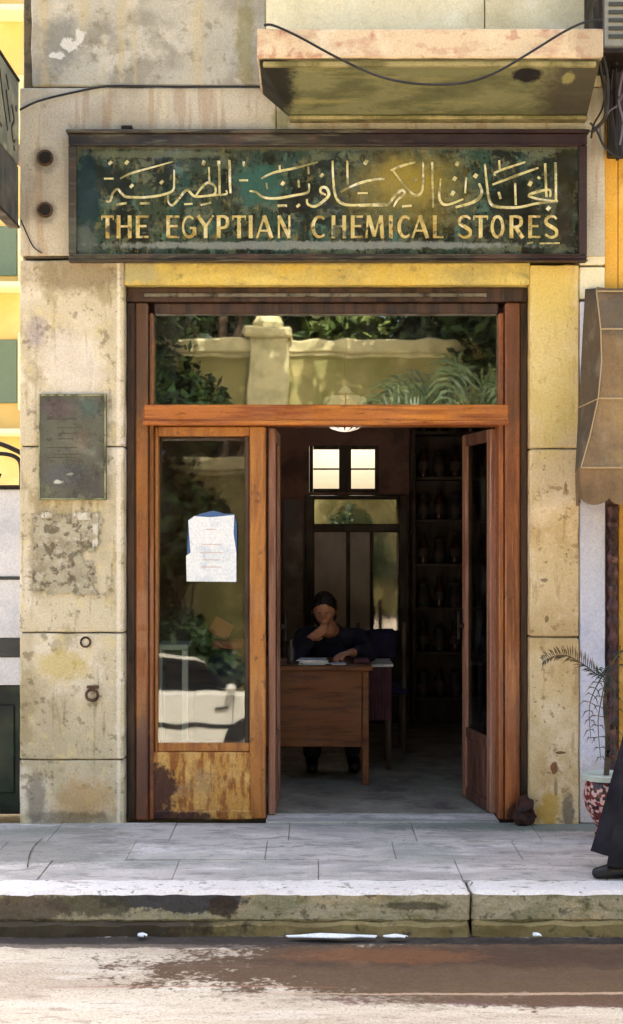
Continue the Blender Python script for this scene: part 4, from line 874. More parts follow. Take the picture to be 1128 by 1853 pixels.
def head_mesh(bm, c, yaw=0, pitch=0, sc=1.0):
    """head whose face looks along -y before turning; c is its centre"""
    h = NB(); bmesh.ops.create_icosphere(h, subdivisions=5, radius=1)
    def g(v, x, y, z, s): return math.exp(-((v.x-x)**2+(v.y-y)**2+(v.z-z)**2)/(2*s*s))
    for v in h.verts:
        q = v.co.copy(); x, y, z = q
        X, Y, Z = x*.076, y*.094, z*.115
        if z < 0: X *= 1+.30*z; Y *= 1+.10*z
        if y < 0:
            Y -= .020*g(q, 0, -1, -.12, .13) + .010*g(q, 0, -1, .05, .10) + .009*g(q, 0, -.85, -.52, .12) + .012*g(q, 0, -.75, -.85, .16)
            for s in (-1, 1): Y += .010*g(q, s*.38, -.9, .06, .16); Y -= .005*g(q, s*.38, -.85, .26, .14)
            Y += .004*g(q, 0, -.9, -.36, .07)
        for s in (-1, 1): X += s*.012*g(q, s*1, .08, -.05, .12)
        v.co = Vector((X, Y, Z))*sc
    for s in (-1, 1): ell(h, Vector((s*.079, .01, -.008))*sc, Vector((.012, .02, .032))*sc, 2)
    Rm = Matrix.Rotation(yaw, 4, 'Z') @ Matrix.Rotation(pitch, 4, 'X')
    bmesh.ops.transform(h, matrix=Matrix.Translation(c) @ Rm, verts=h.verts); merge(bm, h)
    return Matrix.Translation(c) @ Rm
def hand(bm, wrist, d, palm_n, side=1, curl=.5, sc=1.0):
    """d: direction wrist->fingers, palm_n: palm normal, side: where the thumb goes"""
    w = Vector(wrist); d = Vector(d).normalized(); n = Vector(palm_n); n = (n-d*n.dot(d)).normalized(); s = d.cross(n)*side
    for k in range(4):
        off = (k-1.5)*.019*sc
        limb(bm, w+s*off*.6+d*.01, .014*sc, w+s*off+d*.085*sc, .0105*sc)
        L = (.040, .046, .043, .034)[k]*sc if side > 0 else (.040, .046, .043, .034)[k]*sc
        p = w+s*off+d*.088*sc; dd = d.copy()
        for j in range(3):
            a = curl*(.55+.25*j)+.05*k; dd = (dd*math.cos(a)+n*math.sin(a)).normalized() if j else (d*math.cos(a*.7)+n*math.sin(a*.7)).normalized()
            q = p+dd*L*(1, .62, .5)[j]; limb(bm, p, (.0090-.0008*j)*sc, q, (.0083-.0009*j)*sc, 10); p = q
    t0 = w+s*(-.026)*sc+d*.025*sc; t1 = t0+(d*.6-s*.8+n*.3).normalized()*.035*sc; t2 = t1+(d*.85-s*.25+n*.5).normalized()*.03*sc
    limb(bm, t0, .013*sc, t1, .0105*sc, 10); limb(bm, t1, .0105*sc, t2, .0085*sc, 10)

# seated person behind the desk
PY = 1.78
def W3(px, py, y): x, z = P(px, py, y); return Vector((x, y, z))
hc = W3(587, 1104, PY)
sp_ = thing('person', 'dark-haired person in navy sitting behind the desk, one hand at the chin', 'person', (hc.x, PY+.25, 0))
neck = hc + Vector((.03, .07, -.13)); chest = Vector((hc.x+.05, PY+.22, .80)); hip = Vector((hc.x+.04, PY+.40, .50))
shL = chest + Vector((-.18, -.03, .08)); shR = chest + Vector((.19, -.03, .07))
elL = Vector((hc.x-.17, PY-.14, .79)); wrL = hc + Vector((-.095, -.085, -.185))
elR = Vector((hc.x+.30, PY-.05, .79)); wrR = Vector((hc.x+.17, PY-.26, .81))
bb = NB()
chain(bb, [hip, chest+Vector((0, .03, -.1)), chest+Vector((0, 0, .06))], [.14, .135, .10]); chain(bb, [chest+Vector((0, 0, .10)), neck, hc+Vector((.01, .03, -.03))], [.075, .056, .055])
chain(bb, [shL, elL, wrL], [.052, .042, .026]); chain(bb, [shR, elR, wrR], [.052, .042, .026]); limb(bb, shL, .055, shR, .055)
kneeL = hip + Vector((-.12, -.44, 0)); kneeR = hip + Vector((.16, -.42, 0))
for kn, s in ((kneeL, -1), (kneeR, 1)):
    chain(bb, [hip+Vector((s*.09, 0, 0)), kn, kn+Vector((0, .05, -.40))], [.09, .062, .042]); limb(bb, kn+Vector((0, .06, -.43)), .04, kn+Vector((0, -.09, -.46)), .03)
HM = head_mesh(bb, hc, R(-4), R(14))
hand(bb, wrL, Vector((.80, -.15, .55)), Vector((-.3, 1, .3)), 1, .9, .92); hand(bb, wrR, Vector((-.55, -.8, -.05)), Vector((0, 0, -1)), 1, .35)
obj('body', fuse(bb, .006, 3), M['skin'], sp_, True)
gb = NB()
chain(gb, [hip, chest+Vector((0, .03, -.1)), chest+Vector((0, 0, .05))], [.165, .158, .12]); limb(gb, shL, .075, shR, .075)
chain(gb, [shL, elL, elL+(wrL-elL)*.72], [.072, .060, .044]); chain(gb, [shR, elR, elR+(wrR-elR)*.75], [.072, .060, .044])
limb(gb, chest+Vector((0, 0, .10)), .085, chest+(neck-chest)*.55, .068)
for v in gb.verts: v.co += mnoise.noise_vector(v.co*9)*.008
obj('shirt', fuse(gb, .009, 3), M['navy'], sp_, True)
tb = NB()
for kn, s in ((kneeL, -1), (kneeR, 1)): chain(tb, [hip+Vector((s*.08, 0, 0)), kn, kn+Vector((0, .05, -.38))], [.115, .08, .062])
obj('trousers', fuse(tb, .01, 3), M['black_cloth'], sp_, True)
for kn in (kneeL, kneeR):
    tb = NB(); limb(tb, kn+Vector((0, .07, -.43)), .048, kn+Vector((0, -.11, -.46)), .038); limb(tb, kn+Vector((0, .06, -.37)), .05, kn+Vector((0, .07, -.42)), .048)
    for v in tb.verts: v.co.z = max(v.co.z, .003)
    obj('shoe', fuse(tb, .007, 2), M['shoe'], sp_, True)
hb = NB(); g = NB(); bmesh.ops.create_icosphere(g, subdivisions=5, radius=1)
for v in g.verts:
    x, y, z = v.co; k = 1.0 + .05*mnoise.noise(v.co*5)
    X, Y, Z = x*.089*k, y*.104*k+.008, z*.123*k+.006
    if y < .15 and z < .45 - .5*abs(x)**2: Y = max(Y, -.045+.05*(.45-z)); X *= .93
    if z < -.25: Z *= 1.25; X *= 1.02
    v.co = Vector((X, Y, Z))
bmesh.ops.transform(g, matrix=HM, verts=g.verts); merge(hb, g); obj('hair', hb, M['hair'], sp_, True)
eb = NB()
for s in (-1, 1): ell(eb, HM @ Vector((s*.028, -.0785, .006)), (.0105, .008, .006), 2)
obj('eyes', eb, M['eye_white'], sp_, True)
eb = NB()
for s in (-1, 1): ell(eb, HM @ Vector((s*.028, -.0855, .006)), (.0045, .003, .0048), 2)
obj('pupils', eb, M['hair'], sp_, True)

# standing person in a long black robe at the right edge
fy = -1.16; gx = 1.825
rp = thing('person', 'person in a long black robe and black shoes at the right edge of the pavement', 'person', (gx, fy, 0))
bb = NB(); hd_c = Vector((gx+.02, fy+.02, 1.60))
chain(bb, [(gx, fy, .92), (gx, fy, 1.12), (gx, fy, 1.32)], [.15, .13, .14]); chain(bb, [(gx, fy+.01, 1.38), (gx+.01, fy+.01, 1.47), hd_c+Vector((0, .02, -.04))], [.07, .055, .055])
limb(bb, (gx-.16, fy, 1.38), .055, (gx+.16, fy, 1.38), .055)
fL = Vector((gx-.34, fy-.10, .07)); fR = Vector((gx+.12, fy+.05, .07))
chain(bb, [(gx-.08, fy, .90), (gx-.19, fy-.05, .50), fL], [.09, .06, .038]); chain(bb, [(gx+.08, fy, .90), (gx+.10, fy+.02, .50), fR], [.09, .06, .038])
for s in (-1, 1):
    e_ = Vector((gx+s*.25, fy+.02, 1.12)); w_ = Vector((gx+s*.25, fy-.06, .88)); chain(bb, [(gx+s*.17, fy, 1.37), e_, w_], [.05, .04, .026]); hand(bb, w_, (0, -.1, -1), (-s, 0, 0), s, .3)
HM2 = head_mesh(bb, hd_c, R(70), 0)
obj('body', fuse(bb, .007, 3), M['skin'], rp, True)
rb = NB(); n = 48; rings = []
for k in range(22):
    t_ = k/21; z = .085 + t_*1.36
    rw = .27*(1-t_)**1.07 + .19 + .035*math.exp(-((t_-.9)/.12)**2); rd = .22*(1-t_)**1.1 + .125
    if t_ > .93: rw *= .72; rd *= .8
    cx = gx
    ring = []
    for i in range(n):
        a = 2*math.pi*i/n; fold = 1 + (.075*(1-t_)+.02)*math.sin(a*9+t_*2.2+1.2*math.sin(a*2)) + .02*math.sin(a*13)*(1-t_)
        ring.append(rb.verts.new((cx+rw*math.cos(a)*fold, fy+rd*math.sin(a)*fold, z + (.02*math.sin(a*3) if k == 0 else 0))))
    rings.append(ring)
for a, b in zip(rings[:-1], rings[1:]):
    for i in range(n): rb.faces.new((a[i], a[(i+1)%n], b[(i+1)%n], b[i]))
obj('robe', rb, M['black_cloth'], rp, True)
sb = NB()
for s in (-1, 1): chain(sb, [(gx+s*.17, fy, 1.37), (gx+s*.25, fy+.02, 1.12), (gx+s*.25, fy-.05, .92)], [.078, .07, .062])
obj('sleeves', fuse(sb, .01, 2), M['black_cloth'], rp, True)
g = NB(); bmesh.ops.create_icosphere(g, subdivisions=5, radius=1)
for v in g.verts:
    x, y, z = v.co; X, Y, Z = x*.098, y*.115+.012, z*.132
    if y < -.2 and abs(x) < .62 and -.8 < z < .5: Y = -.052
    if z < -.3: X *= 1.15+.5*(-z-.3); Y *= 1.1; Z *= 1.35
    v.co = Vector((X, Y, Z))
bmesh.ops.transform(g, matrix=HM2, verts=g.verts); obj('headscarf', g, M['black_cloth'], rp, True)
for ft, ang in ((fL, R(-82)), (fR, R(-60))):
    sb = NB(); d = Vector((math.sin(ang), -math.cos(ang), 0))
    chain(sb, [ft+Vector((0, 0, -.025)), ft+d*.10+Vector((0, 0, -.033)), ft+d*.17+Vector((0, 0, -.042))], [.042, .036, .027])
    for v in sb.verts: v.co.z = max(v.co.z, .004)
    sh = obj('shoe', fuse(sb, .006, 2), M['shoe'], rp, True)
    st_ = NB(); c0 = ft+Vector((0, 0, .022)); tube(st_, [c0+Vector((.045*math.cos(a*math.pi/8), .045*math.sin(a*math.pi/8), 0)) for a in range(17)], .006, 6, caps=False); obj('strap', st_, M['sock'], sh, True)

# ------------------------------------------------------------ things inside
dk = thing('desk', 'brown wooden desk with a plain front panel inside the doorway', 'desk', (-.25, 1.5, 0))
DY = 1.2; dx0, dx1 = -.92, PX(668, DY); dz = PZ(1205, DY)
bm = NB(); box(bm, dx0-.02, dx1+.02, DY-.02, DY+.62, dz-.03, dz, .004); obj('desk_top', bm, M['desk'], dk)
bm = NB(); box(bm, dx0+.04, dx1-.045, DY+.01, DY+.03, PZ(1352, DY), dz-.031, .003); obj('front_panel', bm, M['desk'], dk)
for xx in (dx0, dx1-.042):
    for yy in (DY, DY+.56):
        bm = NB(); box(bm, xx, xx+.042, yy, yy+.042, 0, dz-.031, .004); obj('leg', bm, M['desk'], dk)
st = thing('side_table', 'small plum-covered side table standing behind the right end of the desk', 'table', (.55, 1.95, 0))
sx0, sx1 = PX(655, 1.75), PX(712, 1.75); bm = NB(); box(bm, sx0, sx1, 1.75, 2.2, PZ(1207, 1.75), PZ(1202, 1.75), .002); obj('table_top', bm, M['paper'], st)
bm = NB(); n = 60; tp = []; bt = []
for i in range(n+1):
    x = sx0+.01+(sx1-sx0-.02)*i/n; o_ = .006*math.sin(i*.9); tp.append(bm.verts.new((x, 1.76, PZ(1208, 1.75)))); bt.append(bm.verts.new((x, 1.757+o_, .34)))
for i in range(n): bm.faces.new((tp[i], bt[i], bt[i+1], tp[i+1]))
g = bmesh.ops.extrude_face_region(bm, geom=list(bm.faces)); bmesh.ops.translate(bm, verts=[q for q in g['geom'] if isinstance(q, bmesh.types.BMVert)], vec=(0, .012, 0)); obj('cloth', bm, M['magenta'], st, True)
for xx in (sx0+.01, sx1-.04):
    for yy in (1.79, 2.15): bm = NB(); box(bm, xx, xx+.03, yy, yy+.03, 0, PZ(1209, 1.75), .003); obj('leg', bm, M['wood_dark'], st)
ch = thing('chair', 'chair with violet padded back standing right of the seated person', 'chair', (.62, 2.5, 0))
cx = PX(690, 2.4); bm = NB(); rough_box(bm, cx-.11, cx+.11, 2.40, 2.47, PZ(1195, 2.4), PZ(1138, 2.4), .03, .01, .03); obj('backrest', bm, M['violet'], ch, True)
bm = NB(); rough_box(bm, cx-.20, cx+.20, 2.42, 2.84, .43, .49, .02, .006, .05); obj('seat', bm, M['violet'], ch, True)
for xx in (cx-.18, cx+.15):
    for yy, hh in ((2.43, .95), (2.79, .43)): bm = NB(); box(bm, xx, xx+.03, yy, yy+.03, 0, hh, .003); obj('leg', bm, M['wood_dark'], ch)
# on the desk
def paper_stack(px, py, y, w, d, h, label, m=None):
    x = PX(px, y); bm = NB(); z0 = dz+.001; rnd = random.Random(px)
    for k in range(5):
        b = NB(); box(b, -w/2, w/2, -d/2, d/2, 0, h/5*.8); bmesh.ops.transform(b, matrix=Matrix.Translation((x+rnd.uniform(-.01, .01), y, z0+k*h/5)) @ Matrix.Rotation(rnd.uniform(-.2, .2), 4, 'Z'), verts=b.verts); merge(bm, b)
    tag(obj('papers', bm, m or M['paper']), label, 'papers', 'papers on the desk')
paper_stack(567, 0, 1.36, .17, .2, .03, 'loose pile of white papers on the desk before the seated person')
paper_stack(612, 0, 1.30, .08, .12, .008, 'small thin white paper on the desk right of the larger pile')
bm = NB(); box(bm, PX(640, 1.4), PX(668, 1.4), 1.35, 1.47, dz+.001, dz+.03, .004); tag(obj('book', bm, M['magenta']), 'plum coloured book near the right end of the desk', 'book')
bt_ = thing('bottle', 'tall grey bottle standing at the left of the desk beside the door', 'bottle', (PX(527, 1.35), 1.35, dz)); bm = NB(); lathe(bm, [(.001, .001), (.024, .002), (.026, .02), (.026, .09), (.012, .115), (.010, .14)], (PX(527, 1.35), 1.35, dz), 20); obj('glass_body', bm, M['bottle_grey'], bt_, True)
bm = NB(); lathe(bm, [(.012, .1405), (.012, .155)], (PX(527, 1.35), 1.35, dz), 16); obj('cap', bm, M['ac_dark'], bt_)
# chandelier
cxx, czz = P(625, 740, 1.6)
cl = thing('chandelier', 'small round glass ceiling lamp with a ribbed bowl hanging behind the transom bar', 'lamp', (cxx, 1.6, czz))
bm = NB(); tube(bm, [(cxx, 1.6, czz+.1), (cxx, 1.6, 3.70)], .008, 8); tube(bm, [(cxx+.15*math.cos(a*math.pi/16), 1.6+.15*math.sin(a*math.pi/16), czz+.005) for a in range(33)], .006, 6, caps=False)
tube(bm, [(cxx+.08*math.cos(a*math.pi/16), 1.6+.08*math.sin(a*math.pi/16), czz+.09) for a in range(33)], .005, 6, caps=False)
for k in range(8):
    a = k*math.pi/4; tube(bm, [(cxx, 1.6, czz+.12), (cxx+.08*math.cos(a), 1.6+.08*math.sin(a), czz+.09), (cxx+.15*math.cos(a), 1.6+.15*math.sin(a), czz+.005)], .004, 5)
obj('frame', bm, M['brass'], cl, True)
bm = NB(); nseg = 48; rg_ = []
for (r_, z_) in ((.155, -.035), (.152, -.06), (.14, -.088), (.118, -.112), (.085, -.132), (.045, -.145), (.012, -.15)):
    rg_.append([bm.verts.new((cxx+r_*(1+.035*(1 if k % 4 < 2 else -1))*math.cos(2*math.pi*k/nseg), 1.6+r_*(1+.035*(1 if k % 4 < 2 else -1))*math.sin(2*math.pi*k/nseg), czz+z_)) for k in range(nseg)])
for a, b in zip(rg_[:-1], rg_[1:]):
    for k in range(nseg):
        f = bm.faces.new((a[k], b[k], b[(k+1) % nseg], a[(k+1) % nseg])); f.material_index = 1 if k % 4 == 3 else 0
obj('glass_bowl', bm, [M['crystal'], M['brass']], cl)
for k in range(5):
    a = k*2*math.pi/5+.3; bm = NB(); lathe(bm, [(.012, -.02), (.034, .0), (.040, .03), (.030, .055), (.026, .06)], (cxx+.11*math.cos(a), 1.6+.11*math.sin(a), czz+.02), 16); obj('lamp_shade', bm, M['crystal_dim'], cl, True)
bm = NB(); lathe(bm, [(.01, .06), (.045, .075), (.05, .10), (.03, .13), (.01, .15)], (cxx, 1.6, czz), 20); obj('crown', bm, M['crystal_dim'], cl, True)
# shelves with bottles at the back right
sh = thing('bottle_shelf', 'dark wooden shelf unit lined with bottles on the back wall right of the glazed door', 'shelf', (1.4, 4.05, 0))
hx0_, hx1_ = PX(746, 3.9), 2.2
bm = NB()
for xx in (hx0_, hx1_-.03): box(bm, xx, xx+.03, 3.9, 4.24, 0, 2.9, .003)
box(bm, hx0_+.031, hx1_-.031, 4.22, 4.24, 0, 2.9); obj('case', bm, M['wood_dark'], sh)
lv = [.25, .62, .98, 1.34, 1.70, 2.05, 2.42]
for z_ in lv: bm = NB(); box(bm, hx0_+.031, hx1_-.031, 3.905, 4.219, z_-.025, z_, .002); obj('shelf', bm, M['shelf_wood'], sh)
def bottle(m, h, r, loc, kind):
    b = thing('bottle', '', 'bottle', loc, 'bottles on the back shelves'); x, y, z = loc
    bm = NB(); lathe(bm, [(.001, .0005), (r*.95, .001), (r, .015), (r, h*.62), (r*.45, h*.75), (r*.4, h*.92)] if kind else [(.001, .0005), (r, .001), (r, h*.8), (r*.8, h*.86), (r*.8, h*.9)], loc, 18); obj('glass_body', bm, m, b, True)
    bm = NB(); lathe(bm, [(r*(.46 if kind else .86), h*.925), (r*(.46 if kind else .86), h)], loc, 14); obj('stopper', bm, M['ac_dark'], b)
    bm = NB(); lathe(bm, [(r+.001, h*.22), (r+.001, h*.5)], loc, 18); obj('label', bm, M['label'], b); return b
random.seed(9); rows_n = ['lowest', 'second lowest', 'third', 'middle', 'fifth', 'second highest', 'highest']
protos = {}
for li, z_ in enumerate(lv):
    for k in range(5):
        x = hx0_+.10+k*.13; kind = (k+li) % 2; base_m = M['bottle_brown'] if kind else M['bottle_grey']
        loc = (x, 4.0, z_+.0005)
        if kind not in protos: b = protos[kind] = bottle(base_m, (.20, .25)[kind], (.05, .042)[kind], loc, kind)
        else:
            src = protos[kind]; b = src.copy(); COL.objects.link(b); b.location = loc
            for c_ in src.children: d_ = c_.copy(); COL.objects.link(d_); d_.parent = b
        b['label'] = '%s %s %s on the %s shelf of the back wall' % (('first', 'second', 'third', 'fourth', 'fifth')[k], 'brown' if kind else 'grey', 'bottle' if kind else 'jar', rows_n[li])
# window display behind the left pane
dc = thing('display_cabinet', 'low pale green-white display cabinet inside the left window', 'cabinet', (-.72, .42, 0))
c0, c1_ = -.88, PX(341, .32)
bm = NB(); box(bm, c0, c1_, .30, .6, .02, .30, .004); obj('base', bm, M['cab_white'], dc)
bm = NB(); cz1 = PZ(1166, .32); box(bm, c0, c1_, .30, .33, cz1-.03, cz1, .003); box(bm, c1_-.035, c1_, .30, .33, .301, cz1-.031, .003); box(bm, c0, c0+.03, .30, .33, .301, cz1-.031, .003); box(bm, c0, c1_, .331, .6, cz1-.02, cz1, .003); obj('frame', bm, M['cab_white'], dc)
bm = NB(); box(bm, c0+.02, c1_-.02, .575, .59, .301, cz1-.03); obj('back_panel', bm, M['shelf_wood'], dc)
dt = thing('display_stand', 'dark stand inside the left window carrying red and violet goods', 'stand', (-.5, .6, 0))
bm = NB(); box(bm, PX(352, .5), PX(452, .5), .5, .8, .02, PZ(1250, .5), .004); obj('plinth', bm, M['black_cloth'], dt)
bm = NB(); ell(bm, (PX(415, .6), .62, PZ(1250, .5)+.115), (.14, .11, .12), 3)
for v in bm.verts: v.co += mnoise.noise_vector(v.co*10)*.03; v.co.z = max(v.co.z, PZ(1250, .5)+.002)
tag(obj('sack', bm, M['violet'], smooth=True), 'dark violet sack on the stand inside the left window', 'sack')
zt_s = PZ(1250, .5)+.24
bm = NB(); box(bm, PX(385, .55), PX(440, .55), .55, .68, zt_s-.0, zt_s+.05, .006)
tag(obj('packet', bm, M['red_box'], smooth=False), 'red packet lying on top of the violet sack in the window', 'packet', 'packets in the window')
b = NB(); box(b, -.06, .06, -.01, .01, -.05, .05, .004); bmesh.ops.transform(b, matrix=Matrix.Translation((PX(400, .6), .61, zt_s+.115)) @ Matrix.Rotation(R(28), 4, 'Y'), verts=b.verts)
tag(obj('packet', b, M['orange_box']), 'orange packet leaning above the red packet in the window', 'packet', 'packets in the window')

# ------------------------------------------------------------ left: projecting sign, kiosk, far building
ps = thing('projecting_sign', 'weathered sign projecting from the left corner with dark calligraphy strokes', 'sign', (-1.63, -.3, 3.3))
xs = -1.604
bm = NB(); box(bm, xs-.05, xs, -.95, -.004, PZ(300), PZ(150), .004); obj('upper_board', bm, M['sign_pale'], ps)
bm = NB(); box(bm, xs-.05, xs-.002, -.95, -.004, PZ(408), PZ(302), .004); obj('lower_board', bm, M['sign_grey'], ps)
bm = NB(); box(bm, xs-.055, xs+.006, -.955, -.003, PZ(150)+.001, PZ(144), .003); box(bm, xs-.055, xs+.006, -.96, -.952, PZ(408), PZ(144), .003); box(bm, xs-.055, xs+.006, -.955, -.003, PZ(414), PZ(408)-.001, .003); obj('rim', bm, M['iron'], ps)
bm = NB(); mp = lambda a, d: Vector((xs+d, a.x, a.y))
for pts in ([(-.10, 3.72), (-.16, 3.70), (-.20, 3.76), (-.14, 3.82), (-.20, 3.88)], [(-.24, 3.78), (-.34, 3.92)], [(-.30, 3.72), (-.42, 3.86), (-.50, 3.98)], [(-.28, 3.94), (-.34, 4.0)], [(-.45, 3.70), (-.60, 3.72), (-.70, 3.84), (-.62, 3.92)], [(-.80, 3.7), (-.80, 3.98)], [(-.12, 3.66), (-.15, 3.67)], [(-.08, 3.88), (-.09, 3.91)]):
    q = catmull([(a, b, 0) for a, b in pts], 5) if len(pts) > 2 else [(a, b, 0) for a, b in pts]
    ribbon(bm, [(a[0], a[1]) for a in q], (.012, .022), 0, .003, mp)
bmesh.ops.recalc_face_normals(bm, faces=bm.faces); obj('calligraphy', bm, M['iron'], ps)
kx = -1.625; ky = .25
kk = thing('kiosk', 'small white kiosk with dark green base and iron scrollwork left of the shop', 'kiosk', (-2.4, ky+.5, 0))
bm = NB(); box(bm, -3.4, kx, ky, ky+1.2, PZ(1155, ky), PZ(885, ky), .006); obj('upper_body', bm, M['kiosk_white'], kk)
bm = NB(); box(bm, -3.42, kx-.002, ky-.01, ky+1.2, PZ(1188, ky), PZ(1156, ky), .004); box(bm, -3.42, kx-.004, ky-.012, ky-.001, PZ(1049, ky), PZ(1043, ky), .003); obj('band', bm, M['kiosk_band'], kk)
bm = NB(); box(bm, -3.4, kx-.001, ky+.001, ky+1.2, PZ(1240, ky), PZ(1189, ky), .004); obj('counter', bm, M['kiosk_white'], kk)
bm = NB(); box(bm, -3.4, kx-.01, ky+.012, ky+1.2, 0.0, PZ(1241, ky), .004)
for k in range(5): box(bm, -3.3+k*.34, -3.3+k*.34+.26, ky+.002, ky+.011, .12, .62, .006)
obj('base', bm, M['kiosk_dark'], kk)
bm = NB(); box(bm, -3.45, kx+.0, ky-.03, ky+1.25, PZ(884, ky), PZ(878, ky), .004)
for k in range(6):
    x0_ = -1.74-.28*k; tube(bm, catmull([(x0_+.10, ky-.01, 2.08-.22), (x0_+.09, ky-.01, 2.0), (x0_, ky-.01, 2.04), (x0_-.08, ky-.01, 2.02), (x0_-.10, ky-.01, 1.93), (x0_-.05, ky-.01, 1.88), (x0_-.02, ky-.01, 1.93)], 6), .012, 8)
    tube(bm, catmull([(x0_-.12, ky-.01, 2.12), (x0_, ky-.01, 2.09), (x0_+.12, ky-.01, 2.035)], 6), .014, 8)
obj('scrollwork', bm, M['iron'], kk, True)
# far ochre building down the side street
fb = thing('apartment_building', 'ochre apartment building with cream balconies and green shutters far down the side street', 'building', (-9, 12, 0))
FYB = 12.0
def fz(py): return PZ(py, FYB)
bm = NB(); box(bm, -16, -3.0, FYB, FYB+8, -.18, 13.5, .03); obj('wall', bm, M['far_yellow'], fb)
bm = NB()
for k, (a, b) in enumerate(((570, 520), (830, 780), (80, 30))): box(bm, -15.8, -3.0+.02, FYB-.5, FYB-.01, fz(a)+.3, fz(b), .02)
obj('balcony', bm, M['far_cream'], fb)
for k in range(7):
    for (za, zb2) in ((730, 615), (500, 410), (240, 150)):
        x = -4.28-1.7*k; bm = NB(); box(bm, x-.45, x+.25, FYB-.04, FYB-.005, fz(za), fz(zb2), .01); w_ = obj('shutter', bm, M['shutter_green'], fb)
        bm = NB(); box(bm, x-.55, x-.46, FYB-.05, FYB-.004, fz(za)-.1, fz(zb2)+.1, .01); box(bm, x+.26, x+.35, FYB-.05, FYB-.004, fz(za)-.1, fz(zb2)+.1, .01); obj('frame', bm, M['far_cream'], w_)

# ------------------------------------------------------------ trees
def tree(name, label, base, trunk_h, cr, crown_c, nleaf, leafsize, m, seed, cat='tree', group='trees across the street', lobes=9):
    rnd = random.Random(seed); b = Vector(base); r = thing(name, label, cat, base, group)
    bm = NB(); top = b+Vector((rnd.uniform(-.2, .2), rnd.uniform(-.2, .2), trunk_h)); cc = b+Vector(crown_c)
    tube(bm, catmull([b, b+Vector((.06, 0, trunk_h*.4)), top, cc], 5), [.0]*0 or .16*cr/2, 10, r1=.04)
    L = []
    for k in range(lobes):
        d = Vector((rnd.gauss(0, 1), rnd.gauss(0, 1), rnd.gauss(.1, .8))).normalized(); c = cc+Vector((d.x*cr*.68, d.y*cr*.68, d.z*cr*.62)); L.append((c, cr*rnd.uniform(.32, .5)))
        tube(bm, catmull([top, (top+c)/2+Vector((0, 0, -.1)), c], 4), .06*cr/2, 6, r1=.012)
    obj('trunk', bm, M['bark'], r, True)
    bm = NB()
    for i in range(nleaf):
        c, rad = L[rnd.randrange(lobes)]; d = Vector((rnd.gauss(0, 1), rnd.gauss(0, 1), rnd.gauss(0, 1))).normalized()*rad*rnd.random()**.45
        p = c+d; u = Vector((rnd.gauss(0, 1), rnd.gauss(0, 1), rnd.gauss(0, .6))).normalized(); w = u.cross(Vector((rnd.gauss(0, 1), rnd.gauss(0, 1), rnd.gauss(0, 1)))).normalized(); s = leafsize*rnd.uniform(.6, 1.4)
        bm.faces.new([bm.verts.new(p+q) for q in (-u*s, w*s*.45, u*s, -w*s*.45)])
    obj('crown', bm, m, r)
    return r
# ------------------------------------------------------------ across the street (seen in the glass)
vw = thing('garden_wall', 'yellow garden wall with cream pillar and coping across the street, reflected in the transom glass', 'wall', (0, -15, ROAD))
VY = -15.0
bm = NB(); box(bm, -14, 14, VY-.3, VY, ROAD, 4.45, .02); obj('wall', bm, M['villa'], vw)
bm = NB(); box(bm, -14, 14, VY-.38, VY+.10, 4.455, 4.68, .03); box(bm, -14, 14, VY-.34, VY+.05, 4.38, 4.45, .01); obj('coping', bm, M['villa_trim'], vw)
for xx in (-5.9, -.69, 6.6):
    bm = NB(); box(bm, xx-.33, xx+.33, VY-.4, VY+.14, ROAD, 4.70, .02); box(bm, xx-.40, xx+.40, VY-.45, VY+.22, 4.701, 4.86, .03); lathe(bm, [(.26, 4.861), (.27, 4.95), (.20, 5.05), (.10, 5.14), (.01, 5.2)], (xx, VY-.12, 0), 20); obj('pillar', bm, M['villa_trim'], vw)
tree('leafy_tree', 'dense dark green tree across the street left of the cream pillar', (-3.6, -13.6, ROAD), 2.4, 2.3, (.2, 0, 4.6), 7000, .12, M['leaf'], 1)
tree('leafy_tree', 'lower bushy tree across the street at the far left of the reflected wall', (-2.1, -14.1, ROAD), 1.4, 1.15, (0, 0, 3.1), 4500, .09, M['leaf'], 2)
tree('leafy_tree', 'tall pale green tree behind the garden wall across the street', (1.2, -18.2, ROAD), 3.6, 2.9, (0, 0, 6.6), 7000, .14, M['leaf_pale'], 3)
tree('leafy_tree', 'dark green tree across the street right of the palm', (4.6, -14.2, ROAD), 2.6, 2.1, (-.5, 0, 4.9), 7000, .12, M['leaf'], 4)
tree('leafy_tree', 'tree rising behind the garden wall left of the pillar', (-5.4, -18, ROAD), 3.8, 3.0, (0, 0, 7.0), 6000, .15, M['leaf'], 5)
tree('leafy_tree', 'broad tree behind the wall at its right end', (6.6, -18, ROAD), 3.8, 3.0, (0, 0, 6.8), 6000, .15, M['leaf'], 6)
tree('leafy_tree', 'full dark shrub tree close before the wall between the kerb and the far left pillar', (-5.6, -13.8, ROAD), 1.0, 1.9, (0, 0, 2.6), 6000, .11, M['leaf'], 7)
tree('leafy_tree', 'round dark shrub before the garden wall just left of the cream pillar', (-2.2, -13.9, ROAD), .5, 1.15, (0, 0, 1.25), 4500, .09, M['leaf'], 8)
tree('leafy_tree', 'low dark shrub before the garden wall below the coping right of the pillar', (.6, -14.0, ROAD), .4, 1.1, (0, 0, 1.2), 4500, .09, M['leaf'], 9)
tree('leafy_tree', 'added tall sun-blocking tree with high crown over the far pavement left of the pillar', (-2.6, -12.9, ROAD), 4.6, 2.6, (.3, .2, 7.4), 6000, .15, M['leaf'], 12)  # two unseen trees added to shade the garden wall and dim its reflection
tree('leafy_tree', 'added tall sun-blocking tree with high crown over the far pavement right of the palm', (3.6, -12.9, ROAD), 4.8, 2.6, (-.4, .2, 7.6), 6000, .15, M['leaf'], 13)
